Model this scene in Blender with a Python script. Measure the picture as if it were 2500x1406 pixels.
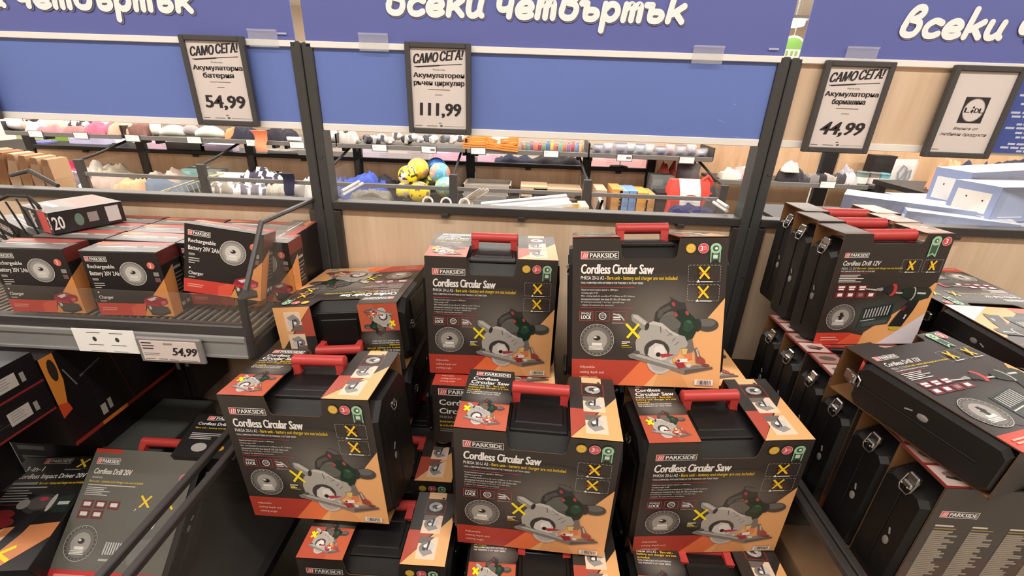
import bpy, bmesh, math, random
from math import sin, cos, pi, radians as RAD
from mathutils import Vector as V, Matrix, Euler, noise
def tessellate_polygon(loops):
    '''ear clipping of one simple outline'''
    P = [(q[0], q[1]) for q in loops[0]]; I = list(range(len(P)))
    ar = lambda a, b, c: (b[0]-a[0])*(c[1]-a[1])-(b[1]-a[1])*(c[0]-a[0])
    if sum(P[i-1][0]*P[i][1]-P[i][0]*P[i-1][1] for i in I) < 0: I.reverse()
    out = []; guard = 0
    while len(I) > 3 and guard < 4000:
        n = len(I); hit = False
        for k in range(n):
            guard += 1; i, j, l = I[k-1], I[k], I[(k+1) % n]; a, b, c = P[i], P[j], P[l]
            if ar(a, b, c) <= 1e-14: continue
            if any(ar(a, b, P[m]) >= 0 and ar(b, c, P[m]) >= 0 and ar(c, a, P[m]) >= 0 for m in I if m not in (i, j, l) and P[m] not in (a, b, c)): continue
            out.append((i, j, l)); I.pop(k); hit = True; break
        if not hit: I.pop(0)
    if len(I) == 3: out.append(tuple(I))
    return out

# ------------------------------------------------------------------ clear
for o in list(bpy.data.objects): bpy.data.objects.remove(o)
SC = bpy.context.scene
COL = SC.collection

# ------------------------------------------------------------------ camera
cam = bpy.data.cameras.new('camera'); cam.sensor_fit = 'HORIZONTAL'; cam.sensor_width = 36.0
cam.lens = 36.0 * 1100.5 / 2500.0; cam.clip_start = 0.02; cam.clip_end = 100
co = bpy.data.objects.new('camera', cam); COL.objects.link(co)
YAW, PITCH, ROLL = RAD(1.706), RAD(23.885), RAD(1.988)
_f = V((-sin(YAW)*cos(PITCH), cos(YAW)*cos(PITCH), -sin(PITCH))); _r = V((cos(YAW), sin(YAW), 0)); _u = _r.cross(_f)
_r2 = cos(ROLL)*_r + sin(ROLL)*_u; _u2 = -sin(ROLL)*_r + cos(ROLL)*_u
_m = Matrix((_r2, _u2, -_f)).transposed().to_4x4(); _m.translation = V((0.6131, -1.2971, 1.5))
co.matrix_world = _m
SC.camera = co

# ------------------------------------------------------------------ light, exposure
w = bpy.data.worlds.new('store_air'); SC.world = w; w.use_nodes = True
w.node_tree.nodes['Background'].inputs[0].default_value = (0.9, 0.86, 0.8, 1)
w.node_tree.nodes['Background'].inputs[1].default_value = 0.12
SC.view_settings.view_transform = 'Standard'; SC.view_settings.look = 'None'
SC.view_settings.gamma = 1; SC.view_settings.use_curve_mapping = False
SC.view_settings.exposure = 0.0
LAMP_ROWS = [(-3.6, 26), (-1.5, 88), (1.7, 140), (3.1, 90), (4.6, 100), (8.0, 100), (10.6, 60)]      # y, watts of each row of ceiling lights
def ceiling_lamp(x, y, length, watts):
    L = bpy.data.lights.new('ceiling_lamp', 'AREA'); L.shape = 'RECTANGLE'; L.size = length; L.size_y = 0.16
    L.energy = watts; L.color = (1.0, 0.945, 0.885)
    o = bpy.data.objects.new('ceiling_lamp', L); o.location = (x, y, 3.27); COL.objects.link(o)
for _y, _w in LAMP_ROWS:
    for _x in (-4.6, 0.6, 5.8): ceiling_lamp(_x, _y, 4.6, _w)

# ------------------------------------------------------------------ helpers
def lin(c):
    c /= 255.0
    return c/12.92 if c <= .04045 else ((c+.055)/1.055)**2.4
def rgb(*c): return tuple(lin(x) for x in c)
MATS = {}
def M(name, c, rough=.5, metal=0, var=.08, scale=18, bump=0, coat=0, alpha=1, trans=0, emit=0, spec=.5):
    """procedural material: base colour (sRGB 0-255) broken up by noise"""
    if name in MATS: return MATS[name]
    m = bpy.data.materials.new(name); m.use_nodes = True; N = m.node_tree.nodes; L = m.node_tree.links
    b = N['Principled BSDF']; col = rgb(*c)
    tc = N.new('ShaderNodeTexCoord'); nz = N.new('ShaderNodeTexNoise'); nz.inputs['Scale'].default_value = scale; nz.inputs['Detail'].default_value = 4
    L.new(tc.outputs['Object'], nz.inputs['Vector'])
    mx = N.new('ShaderNodeMix'); mx.data_type = 'RGBA'
    mx.inputs['A'].default_value = tuple(max(0, x*(1-var)) for x in col)+(1,)
    mx.inputs['B'].default_value = tuple(min(1, x*(1+var)) for x in col)+(1,)
    L.new(nz.outputs[0], mx.inputs['Factor']); L.new(mx.outputs['Result'], b.inputs['Base Color'])
    b.inputs['Roughness'].default_value = rough; b.inputs['Metallic'].default_value = metal
    b.inputs['Specular IOR Level'].default_value = spec
    if coat: b.inputs['Coat Weight'].default_value = coat; b.inputs['Coat Roughness'].default_value = .15
    if alpha < 1: b.inputs['Alpha'].default_value = alpha
    if trans: b.inputs['Transmission Weight'].default_value = trans
    if emit:
        b.inputs['Emission Color'].default_value = col+(1,); b.inputs['Emission Strength'].default_value = emit
    if bump:
        bp = N.new('ShaderNodeBump'); bp.inputs['Strength'].default_value = bump; bp.inputs['Distance'].default_value = .003
        L.new(nz.outputs[0], bp.inputs['Height']); L.new(bp.outputs['Normal'], b.inputs['Normal'])
    MATS[name] = m
    return m
def C(c, rough=.55, **k): return M('paint_%d_%d_%d_%d' % (*c, int(rough*100)), c, rough, **k)

def wood_mat(name, c1, c2, sx=7.0):
    m = bpy.data.materials.new(name); m.use_nodes = True; N = m.node_tree.nodes; L = m.node_tree.links; b = N['Principled BSDF']
    tc = N.new('ShaderNodeTexCoord'); mp = N.new('ShaderNodeMapping'); mp.inputs['Scale'].default_value = (sx, 1.0, .55)
    L.new(tc.outputs['Object'], mp.inputs['Vector'])
    n1 = N.new('ShaderNodeTexNoise'); n1.inputs['Scale'].default_value = 1.6; n1.inputs['Detail'].default_value = 6; n1.inputs['Distortion'].default_value = .6
    n2 = N.new('ShaderNodeTexNoise'); n2.inputs['Scale'].default_value = 14; n2.inputs['Detail'].default_value = 3
    L.new(mp.outputs[0], n1.inputs['Vector']); L.new(mp.outputs[0], n2.inputs['Vector'])
    ad = N.new('ShaderNodeMath'); ad.operation = 'MULTIPLY_ADD'; L.new(n2.outputs[0], ad.inputs[0]); ad.inputs[1].default_value = .35; L.new(n1.outputs[0], ad.inputs[2])
    cr = N.new('ShaderNodeValToRGB'); e = cr.color_ramp.elements
    e[0].position = .42; e[0].color = rgb(*c1)+(1,); e[1].position = .85; e[1].color = rgb(*c2)+(1,)
    L.new(ad.outputs[0], cr.inputs[0]); L.new(cr.outputs[0], b.inputs['Base Color']); b.inputs['Roughness'].default_value = .5
    return m

def print_mat(name, rough, coat=.0):
    m = bpy.data.materials.new(name); m.use_nodes = True; N = m.node_tree.nodes; L = m.node_tree.links; b = N['Principled BSDF']
    a = N.new('ShaderNodeAttribute'); a.attribute_name = 'print'
    tc = N.new('ShaderNodeTexCoord'); nz = N.new('ShaderNodeTexNoise'); nz.inputs['Scale'].default_value = 9
    L.new(tc.outputs['Object'], nz.inputs['Vector'])
    r = N.new('ShaderNodeMapRange'); r.inputs[3].default_value = rough-.07; r.inputs[4].default_value = rough+.07
    L.new(nz.outputs[0], r.inputs[0]); L.new(r.outputs[0], b.inputs['Roughness'])
    L.new(a.outputs['Color'], b.inputs['Base Color'])
    bp = N.new('ShaderNodeBump'); bp.inputs['Strength'].default_value = .12; bp.inputs['Distance'].default_value = .004
    L.new(nz.outputs[0], bp.inputs['Height']); L.new(bp.outputs['Normal'], b.inputs['Normal'])
    return m
CARD = print_mat('printed_card', .36)
PAPER = print_mat('printed_paper', .6)
FILM = print_mat('printed_film', .3)

def glass_mat(name, tint, alpha):
    """thin clear acrylic: mostly lets light through, with a faint tint and gloss"""
    m = bpy.data.materials.new(name); m.use_nodes = True; N = m.node_tree.nodes; L = m.node_tree.links
    for n in list(N): N.remove(n)
    out = N.new('ShaderNodeOutputMaterial'); t = N.new('ShaderNodeBsdfTransparent'); g = N.new('ShaderNodeBsdfGlossy'); d = N.new('ShaderNodeBsdfDiffuse')
    t.inputs[0].default_value = (.98, .98, .975, 1); g.inputs['Roughness'].default_value = .12; d.inputs[0].default_value = rgb(*tint)+(1,)
    m1 = N.new('ShaderNodeMixShader'); m2 = N.new('ShaderNodeMixShader'); fr = N.new('ShaderNodeMath'); fr.operation = 'MULTIPLY'; f0 = N.new('ShaderNodeFresnel'); f0.inputs[0].default_value = 1.4; ge = N.new('ShaderNodeNewGeometry'); iv = N.new('ShaderNodeMath'); iv.operation = 'SUBTRACT'; iv.inputs[0].default_value = .55; L.new(ge.outputs['Backfacing'], iv.inputs[1]); iv.use_clamp = True; L.new(f0.outputs[0], fr.inputs[0]); L.new(iv.outputs[0], fr.inputs[1])
    nz = N.new('ShaderNodeTexNoise'); nz.inputs['Scale'].default_value = 3
    mr = N.new('ShaderNodeMapRange'); mr.inputs[3].default_value = alpha*.7; mr.inputs[4].default_value = alpha*1.3
    L.new(nz.outputs[0], mr.inputs[0]); L.new(mr.outputs[0], m1.inputs[0]); L.new(t.outputs[0], m1.inputs[1]); L.new(d.outputs[0], m1.inputs[2])
    L.new(fr.outputs[0], m2.inputs[0]); L.new(m1.outputs[0], m2.inputs[1]); L.new(g.outputs[0], m2.inputs[2]); L.new(m2.outputs[0], out.inputs[0])
    return m
ACRYLIC = glass_mat('clear_acrylic', (200, 190, 176), .05)
CLIPGLASS = glass_mat('clear_clip', (240, 240, 246), .18)
PACKFILM = glass_mat('clear_pack_film', (190, 190, 200), .45)

class MB:
    """collects geometry; build() links it as ONE mesh object"""
    def __init__(s): s.v = []; s.f = []; s.c = []; s.mi = []; s.cur = None; s.m = 0
    def add(s, vs, fs, T=None):
        k = len(s.v)
        s.v += [(T @ V(p)) if T else V(p) for p in vs]
        for f in fs: s.f.append([i+k for i in f]); s.c.append(s.cur); s.mi.append(s.m)
    def box(s, lo, hi, T=None):
        x0, y0, z0 = lo; x1, y1, z1 = hi
        s.add([(x0,y0,z0),(x1,y0,z0),(x1,y1,z0),(x0,y1,z0),(x0,y0,z1),(x1,y0,z1),(x1,y1,z1),(x0,y1,z1)],
              [(0,3,2,1),(4,5,6,7),(0,1,5,4),(1,2,6,5),(2,3,7,6),(3,0,4,7)], T)
    def cbox(s, lo, hi, r=.003, T=None):
        """box with chamfered edges"""
        b = bmesh.new(); bmesh.ops.create_cube(b, size=1)
        S = Matrix.Diagonal((hi[0]-lo[0], hi[1]-lo[1], hi[2]-lo[2], 1)); bmesh.ops.transform(b, matrix=Matrix.Translation(((lo[0]+hi[0])/2, (lo[1]+hi[1])/2, (lo[2]+hi[2])/2)) @ S, verts=b.verts)
        bmesh.ops.bevel(b, geom=b.edges[:], offset=r, segments=1, affect='EDGES', profile=.7)
        b.verts.index_update(); s.add([v.co.copy() for v in b.verts], [[v.index for v in f.verts] for f in b.faces], T); b.free()
    def prism(s, poly, axis, a0, a1, T=None):
        """2D polygon extruded along axis 'x','y' or 'z' from a0 to a1"""
        def p3(p, a): return {'x': (a, p[0], p[1]), 'y': (p[0], a, p[1]), 'z': (p[0], p[1], a)}[axis]
        n = len(poly); vs = [p3(p, a0) for p in poly]+[p3(p, a1) for p in poly]
        tri = tessellate_polygon([[V((p[0], p[1], 0)) for p in poly]])
        fs = [tuple(t) for t in tri]+[tuple(i+n for i in reversed(t)) for t in tri]+[(i, (i+1) % n, n+(i+1) % n, n+i) for i in range(n)]
        s.add(vs, fs, T)
    def loft(s, rings, cap=True, T=None):
        n = len(rings[0]); vs = [p for r in rings for p in r]; fs = []
        for k in range(len(rings)-1):
            for i in range(n): fs.append((k*n+i, k*n+(i+1) % n, (k+1)*n+(i+1) % n, (k+1)*n+i))
        if cap: fs.append(tuple(reversed(range(n)))); fs.append(tuple((len(rings)-1)*n+i for i in range(n)))
        s.add(vs, fs, T)
    def tube(s, pts, r, n=8, T=None, closed=False):
        pts = [V(p) for p in pts]; rings = []; up = None
        for i, p in enumerate(pts):
            if closed: d = pts[(i+1) % len(pts)]-pts[i-1]
            else: d = pts[min(i+1, len(pts)-1)]-pts[max(i-1, 0)]
            d.normalize()
            if up is None: up = d.orthogonal().normalized()
            up = (up-d*up.dot(d)); up = up.normalized() if up.length > 1e-6 else d.orthogonal().normalized()
            q = d.cross(up); rr = r[i] if isinstance(r, (list, tuple)) else r
            rings.append([p+(up*cos(2*pi*k/n)+q*sin(2*pi*k/n))*rr for k in range(n)])
        if closed: rings.append(rings[0])
        s.loft(rings, not closed, T)
    def lathe(s, prof, n=16, T=None):
        s.loft([[(r*cos(2*pi*k/n), r*sin(2*pi*k/n), z) for k in range(n)] for r, z in prof], True, T)
    def ball(s, c, r, T=None, seg=16, rings=10, f=None):
        vs = []; c = V(c); r = V(r) if not isinstance(r, (int, float)) else V((r, r, r))
        R = []
        for i in range(1, rings):
            a = pi*i/rings
            R.append([c+V((sin(a)*cos(2*pi*k/seg)*r.x, sin(a)*sin(2*pi*k/seg)*r.y, -cos(a)*r.z)) for k in range(seg)])
        if f: R = [[f(p) for p in q] for q in R]
        s.loft(R, True, T)
    def build(s, name, mats, parent=None, T=None, smooth=False):
        me = bpy.data.meshes.new(name); me.from_pydata([tuple(p) for p in s.v], [], s.f)
        for m in (mats if isinstance(mats, (list, tuple)) else [mats]): me.materials.append(m)
        me.polygons.foreach_set('material_index', s.mi)
        if any(c is not None for c in s.c):
            at = me.color_attributes.new('print', 'FLOAT_COLOR', 'CORNER'); buf = []
            for f, c in zip(s.f, s.c):
                if c and isinstance(c[0], (tuple, list)):
                    for q in c: buf += [*q, 1]
                else: buf += [*(c or (.5, .5, .5)), 1]*len(f)
            at.data.foreach_set('color', buf)
        if smooth: me.polygons.foreach_set('use_smooth', [True]*len(me.polygons))
        me.update()
        o = bpy.data.objects.new(name, me); COL.objects.link(o)
        if parent: o.parent = parent
        if T is not None: o.matrix_local = T
        return o
    def recalc(s):
        return s

def fixn(o):
    b = bmesh.new(); b.from_mesh(o.data); bmesh.ops.recalc_face_normals(b, faces=b.faces[:]); b.to_mesh(o.data); b.free()
    return o
def autosmooth(o, deg=35):
    me = o.data; me.polygons.foreach_set('use_smooth', [True]*len(me.polygons))
    try: me.set_sharp_from_angle(angle=RAD(deg))
    except Exception: pass
    return o

def tag(o, label=None, cat=None, group=None, kind=None):
    if label: o['label'] = label
    if cat: o['category'] = cat
    if group: o['group'] = group
    if kind: o['kind'] = kind
    return o
def thing(name, label, cat, T=None, group=None):
    o = bpy.data.objects.new(name, None); COL.objects.link(o); o.empty_display_size = .05
    if T is not None: o.matrix_world = T
    return tag(o, label, cat, group)
def kids(o): return [c for c in bpy.data.objects if c.parent == o]
def dup(root, T, label=None, group=None, skip=()):
    r = root.copy(); COL.objects.link(r); r.matrix_world = T
    if label: r['label'] = label
    if group: r['group'] = group
    for ch in kids(root):
        if ch.name.split('.')[0] in skip: continue
        c = ch.copy(); COL.objects.link(c); c.parent = r; c.matrix_basis = ch.matrix_basis
        for g in kids(ch):
            d = g.copy(); COL.objects.link(d); d.parent = c; d.matrix_basis = g.matrix_basis
    return r
def pose(x, y, z, rx=0, ry=0, rz=0):
    return Matrix.Translation((x, y, z)) @ Matrix.Rotation(RAD(rz), 4, 'Z') @ Matrix.Rotation(RAD(ry), 4, 'Y') @ Matrix.Rotation(RAD(rx), 4, 'X')
def dbox(name, mat, lo, hi, parent=None, r=0, T=None):
    b = MB(); b.cbox(lo, hi, r) if r else b.box(lo, hi)
    return b.build(name, mat, parent, T)

# ------------------------------------------------------------------ flat print on surfaces
_TXT = {}
def text_mesh(s, bold):
    k = (s, bold)
    if k not in _TXT:
        cu = bpy.data.curves.new('t', 'FONT'); cu.body = s; cu.resolution_u = 2; cu.offset = bold; cu.fill_mode = 'FRONT'
        o = bpy.data.objects.new('t', cu); COL.objects.link(o)
        me = bpy.data.meshes.new_from_object(o)
        vs = [v.co.copy() for v in me.vertices]; fs = [tuple(p.vertices) for p in me.polygons]
        bpy.data.objects.remove(o); bpy.data.curves.remove(cu); bpy.data.meshes.remove(me)
        if vs:
            x0 = min(v.x for v in vs); x1 = max(v.x for v in vs); y0 = min(v.y for v in vs); y1 = max(v.y for v in vs)
        else: x0 = x1 = y0 = y1 = 0
        _TXT[k] = (vs, fs, x0, x1, y0, y1)
    return _TXT[k]
class Print:
    """draws flat shapes on a rectangle; u to the right 0..1, v downward 0..1; O top-left corner, U and D full edge vectors"""
    def __init__(s, mb, O, U, D, eps=.0004, lay=1.6e-5, swap=None):
        s.mb = mb; s.O = V(O); s.U = V(U); s.D = V(D); s.N = s.D.cross(s.U).normalized(); s.n = 0; s.eps = eps; s.lay = lay
    def p(s, u, v): return s.O+s.U*u+s.D*v+s.N*(s.eps+s.n*s.lay)
    def poly(s, pts, c, cols=None):
        tri = tessellate_polygon([[V((a, -b, 0)) for a, b in pts]])
        vs = [s.p(a, b) for a, b in pts]
        for t in tri:
            a, b, c3 = [vs[i] for i in t]
            if (b-a).cross(c3-a).dot(s.N) < 0: t = (t[0], t[2], t[1])
            s.mb.cur = c if cols is None else [cols[i] for i in t]
            s.mb.add([vs[i] for i in t], [(0, 1, 2)])
        s.n += 1
    def rect(s, u0, v0, u1, v1, c): s.poly([(u0, v0), (u1, v0), (u1, v1), (u0, v1)], c)
    def ell(s, cu, cv, ru, rv, c, n=20, a0=0, a1=2*pi):
        s.poly([(cu+ru*cos(a0+(a1-a0)*k/n), cv+rv*sin(a0+(a1-a0)*k/n)) for k in range(n if a1-a0 > 6.2 else n+1)], c)
    def glow(s, cu, cv, ru, rv, cin, cout, n=24):
        """printed soft gradient from cin at the centre to cout at the rim"""
        c0 = s.p(cu, cv); ring = [s.p(cu+ru*cos(-2*pi*k/n), cv+rv*sin(-2*pi*k/n)) for k in range(n)]
        for k in range(n):
            a, b = ring[k], ring[(k+1) % n]
            t = [c0, a, b]
            if (a-c0).cross(b-c0).dot(s.N) < 0: t = [c0, b, a]
            s.mb.cur = [cin, cout, cout]; s.mb.add(t, [(0, 1, 2)])
        s.n += 1
    def frame(s, u0, v0, u1, v1, t, c, tv=None):
        tv = tv or t
        s.rect(u0, v0, u1, v0+tv, c); s.rect(u0, v1-tv, u1, v1, c); s.rect(u0, v0, u0+t, v1, c); s.rect(u1-t, v0, u1, v1, c)
    def line(s, u0, v0, u1, v1, t, c):
        a = s.U.length; b = s.D.length; dx = (u1-u0)*a; dy = (v1-v0)*b; L = math.hypot(dx, dy) or 1; nx = -dy/L*t/2/a; ny = dx/L*t/2/b
        s.poly([(u0+nx, v0+ny), (u1+nx, v1+ny), (u1-nx, v1-ny), (u0-nx, v0-ny)], c)
    def dash(s, u0, v0, u1, v1, t, c, n=9):
        for q in ((u0, v0, u1, v0), (u1, v0, u1, v1), (u1, v1, u0, v1), (u0, v1, u0, v0)):
            m = n if abs(q[0]-q[2]) > 1e-6 else max(3, int(n*.7))
            for k in range(m):
                a = (k+.2)/m; b = (k+.8)/m
                s.line(q[0]+(q[2]-q[0])*a, q[1]+(q[3]-q[1])*a, q[0]+(q[2]-q[0])*b, q[1]+(q[3]-q[1])*b, t, c); s.n -= 1
        s.n += 1
    def text(s, t, u0, v0, u1, v1, c, bold=.02, shear=0, rise=0, ref=None, heavy=0):
        if not heavy and bold >= .03: heavy = (u1-u0)/len(t)*bold*.9
        bold = min(bold, .008)
        if heavy:
            for k in (-1, 1, 0): s.text(t, u0+heavy*k, v0, u1+heavy*k, v1, c, bold, shear, rise, ref)
            return
        """fits the text's own bounds (or those of ref) into the rectangle"""
        vs, fs, x0, x1, y0, y1 = text_mesh(t, bold)
        if not vs: return
        if ref: _, _, _, _, y0, y1 = text_mesh(ref, bold)
        w = (x1-x0) or 1; h = (y1-y0) or 1; out = []
        for q in vs:
            a = (q.x-x0)/w; b = (q.y-y0)/h
            out.append(s.p(u0+(u1-u0)*a+shear*(b-.5), v1+(v0-v1)*b-rise*a))
        s.mb.cur = c; s.mb.add(out, fs); s.n += 1
    def x(s, u, v, su, sv, c, t):
        s.line(u-su, v-sv, u+su, v+sv, t, c); s.line(u+su*.9, v-sv*1.05, u-su*.8, v+sv, t*.9, c)
    def bars(s, u0, v0, u1, v1, n, c, frac=.55, seed=0):
        """unreadably small lines of type"""
        R = random.Random(seed); h = (v1-v0)/n
        for k in range(n): s.rect(u0, v0+k*h, u0+(u1-u0)*R.uniform(.55, 1), v0+k*h+h*frac, c); s.n -= 1
        s.n += 1
GLYPH = {  # rounded cursive Cyrillic, x-height 1, centre lines
 'v': (1.06, [[(.2,.55),(.3,1.1),(.5,1.43),(.76,1.45),(.86,1.24),(.7,1.0),(.45,.88)], [(.45,.88),(.8,.78),(.88,.5),(.75,.2),(.45,.14),(.22,.28),(.18,.55)]]),
 'c': (.92, [[(.82,.76),(.52,.86),(.25,.68),(.17,.42),(.3,.17),(.58,.13),(.82,.24)]]),
 'e': (.98, [[(.2,.46),(.78,.52),(.8,.74),(.55,.87),(.28,.72),(.17,.42),(.3,.17),(.6,.12),(.86,.24)]]),
 'k': (1.0, [[(.2,.13),(.28,1.45)], [(.84,.87),(.36,.48)], [(.48,.56),(.86,.13)]]),
 'u': (1.0, [[(.2,.87),(.17,.38),(.28,.15),(.5,.14),(.72,.35)], [(.78,.87),(.72,.32),(.84,.14)]]),
 'q': (.95, [[(.2,.87),(.2,.62),(.32,.46),(.6,.48),(.76,.6)], [(.78,.87),(.72,.13)]]),
 'm': (1.14, [[(.18,.13),(.22,.87)], [(.22,.62),(.4,.85),(.55,.8),(.56,.13)], [(.56,.62),(.75,.85),(.92,.8),(.93,.13)]]),
 'y': (1.0, [[(.06,.87),(.32,.87)], [(.32,.87),(.3,.3),(.42,.14),(.7,.14),(.86,.32),(.78,.52),(.5,.56),(.32,.5)]]),
 'p': (.98, [[(.2,.87),(.18,-.42)], [(.22,.62),(.45,.86),(.72,.8),(.84,.5),(.7,.2),(.45,.13),(.24,.3)]]), ' ': (.46, [])}
def curve(pts, n=5):
    if len(pts) < 3: return pts
    q = [pts[0]]+list(pts)+[pts[-1]]; out = []
    for i in range(1, len(q)-2):
        for k in range(n):
            t = k/n; out.append(tuple(.5*((2*q[i][c])+(-q[i-1][c]+q[i+1][c])*t+(2*q[i-1][c]-5*q[i][c]+4*q[i+1][c]-q[i+2][c])*t*t+(-q[i-1][c]+3*q[i][c]-3*q[i+1][c]+q[i+2][c])*t**3) for c in (0, 1)))
    return out+[pts[-1]]
def cursive(P, word, x, z, sx, sz, t, c, sh, uv):
    '''strokes of constant width with round ends; uv maps metres to the print'''
    nmax = P.n
    for ch in word:
        wd, strokes = GLYPH[ch]; n0 = P.n
        for st in strokes:
            pt = [(x+(a+sh*b)*sx, z+b*sz) for a, b in curve(st)]; m = len(pt); tang = []
            for i in range(m):
                dx, dz = pt[min(i+1, m-1)][0]-pt[max(i-1, 0)][0], pt[min(i+1, m-1)][1]-pt[max(i-1, 0)][1]; L = math.hypot(dx, dz) or 1; tang.append((dx/L, dz/L))
            side = [[(p[0]-s_*g[1]*t/2, p[1]+s_*g[0]*t/2) for p, g in zip(pt, tang)] for s_ in (1, -1)]
            for i in range(m-1): P.poly([uv(*side[0][i]), uv(*side[0][i+1]), uv(*side[1][i+1]), uv(*side[1][i])], c); P.n -= .6
            for p, g, s_ in ((pt[0], tang[0], -1), (pt[-1], tang[-1], 1)):
                a0 = math.atan2(g[1]*s_, g[0]*s_); P.poly([uv(p[0]+t/2*cos(a0+pi*(k/8-.5)), p[1]+t/2*sin(a0+pi*(k/8-.5))) for k in range(9)], c); P.n -= 1
            P.n += 2
        x += wd*sx; nmax = max(nmax, P.n); P.n = n0
    P.n = nmax+1
BLK = rgb(52, 46, 42); DRK = rgb(24, 21, 20); WHT = rgb(238, 234, 228); YEL = rgb(244, 205, 40); RED = rgb(176, 62, 48); ORA = rgb(232, 118, 72); TAN = rgb(236, 176, 118)
GOLD = rgb(206, 160, 50); PNK = rgb(214, 76, 84); GRN = rgb(112, 168, 128); GRY = rgb(128, 124, 118); BRN = rgb(146, 104, 66); MRN = rgb(112, 40, 44)

# ------------------------------------------------------------------ colours of the shop fittings
M_POST = M('anthracite_steel', (66, 66, 65), .45, .0, .06, 40)
M_RAIL = M('dark_steel', (58, 54, 52), .42, .0, .06, 40)
M_GREY = M('grey_price_rail', (140, 140, 138), .35, .0, .05, 30)
M_BLUE = M('blue_board', (106, 128, 196), .42, 0, .05, 2.5)
M_WHITE = M('white_strip', (244, 240, 232), .45, 0, .03, 20)
M_BLACK = M('black_plastic', (14, 12, 11), .48, 0, .15, 60, bump=.15, spec=.42)
M_BLACK2 = M('black_metal', (22, 19, 18), .5, 0, .1, 40)
M_REDP = M('red_plastic', (186, 60, 56), .38, 0, .06, 50, bump=.1)
M_CHROME = M('bright_metal', (176, 174, 170), .3, 1, .05, 60)
M_KRAFT = M('brown_cardboard', (176, 128, 84), .8, 0, .1, 30, bump=.2)
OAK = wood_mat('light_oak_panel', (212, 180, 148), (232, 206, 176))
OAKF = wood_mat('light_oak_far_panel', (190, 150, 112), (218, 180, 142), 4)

# ------------------------------------------------------------------ the room
fl = dbox('floor', M('pale_stone_floor', (176, 168, 158), .25, 0, .06, 3), (-9, -7, -.05), (11, 13, 0)); tag(fl, kind='structure')
ce = dbox('ceiling', M('white_ceiling', (232, 226, 216), .8, 0, .04, 4), (-9, -7, 3.4), (11, 13, 3.45)); tag(ce, kind='structure')
for n, lo, hi in (('wall_back', (-9, 13, 0), (11, 13.1, 3.4)), ('wall_left', (-9.1, -7, 0), (-9, 13, 3.4)), ('wall_right', (11, -7, 0), (11.1, 13, 3.4)), ('wall_front', (-9, -7.1, 0), (11, -7, 3.4))):
    tag(dbox(n, M('cream_wall', (226, 210, 192), .8, 0, .04, 4), lo, hi), kind='structure')
h = thing('pendant_lamp', 'glowing white lamp hanging in the gap between two blue posters', 'lamp', pose(5.12, 8.0, 2.70))
b = MB(); b.cbox((-.2, -.14, -.06), (.12, .14, .05), .02); b.build('diffuser', M('pendant_glow', (255, 250, 240), .5, 0, .01, 2, emit=14), h)
dbox('housing', M_GREY, (-.2, -.16, .05), (.3, .16, .1), h); b = MB(); b.tube([(0, 0, .1), (0, 0, .7)], .012); b.build('cord', M_GREY, h)
h = thing('round_sign', 'round green and white sign hanging far behind the right post', 'sign', pose(5.17, 8.0, 2.24))
b = MB(); b.lathe([(.27, -.012), (.27, .012)], 32, Matrix.Rotation(pi/2, 4, 'X')); b.build('disc', M('sign_white', (240, 244, 236), .5), h)
b = MB(); P = Print(b, (-.27, -.014, .27), (.54, 0, 0), (0, 0, -.54)); P.ell(.5, .5, .44, .44, rgb(150, 210, 110), 32); P.rect(.1, .4, .9, .66, rgb(244, 248, 240)); 
for q in (.2, .34, .5, .64): P.rect(q, .45, q+.08, .6, rgb(160, 200, 130))
b.build('disc_print', PAPER, h); b = MB(); b.tube([(0, 0, .26), (0, 0, 1.16)], .006); b.build('cord', M_GREY, h)

# ------------------------------------------------------------------ the near display gondola
W = 1.25
G = thing('display_gondola', 'long anthracite display gondola with oak back panels and bins in the foreground', 'shelving', pose(0, 0, 0))
for i in range(-1, 3):
    x = i*W+.006
    b = MB(); b.cbox((x-.029, -.004, 0), (x-.0015, .05, 1.594), .003); b.cbox((x+.0015, -.004, 0), (x+.029, .05, 1.592), .003); b.box((x-.002, .004, 0), (x+.002, .045, 1.585))
    for z in (.62, 1.0, 1.305):
        b.tube([(x+.016, -.0062, z), (x+.016, -.003, z)], .004, 10)
    for z in [.3+.05*j for j in range(6)]: b.box((x-.02, -.0046, z), (x-.012, -.0035, z+.02))
    b.build('post', M_POST, G)
    dbox('post_cheek', M_RAIL, (x-.046, -.002, .2), (x+.050, .046, 1.15), G, .002)
for i in range(-1, 3):
    x0, x1 = i*W+.036, (i+1)*W-.024
    if i == 2: x1 = x0+.9
    dbox('back_panel', OAK, (x0+.02, .012, .2), (x1, .030, 1.156), G)
    dbox('ledge_rail', M_RAIL, (x0, -.004, 1.154), (x1, .038, 1.178), G, .002)
    for q in (.28, .47, .86):
        if i >= 0 and x0+q*(x1-x0) < 2.6: dbox('rail_tab', M_RAIL, (x0+q*(x1-x0)-.011, -.005, 1.142), (x0+q*(x1-x0)+.011, .012, 1.156), G, .002)
    dbox('bin_floor', M_BLACK2, (x0, -.86, .255 if i == 0 else .3), (x1, .012, .278 if i == 0 else .33), G)
    if i >= 1: dbox('raised_deck', M_BLACK2, (x0-.012, -.765, .66), (x1, .012, .70), G); dbox('deck_leg', M_BLACK2, (x0+.5, -.74, .33), (x0+.53, -.70, .66), G); dbox('deck_leg', M_BLACK2, (x0+.5, -.06, .33), (x0+.53, -.02, .66), G)
    dbox('bin_front', M_BLACK2, (x0, -.88, 0), (x1, -.862, .55), G)
    dbox('rear_tray', M_BLACK2, (x0+(.22 if i == 1 else 0), .04, 1.09), (x1, .56 if i >= 1 else .26, 1.103), G)
    dbox('rear_wall', M_BLACK2, (x0, .24 if i < 1 else .56, 0), (x1, .26 if i < 1 else .58, 1.05), G)
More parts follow.
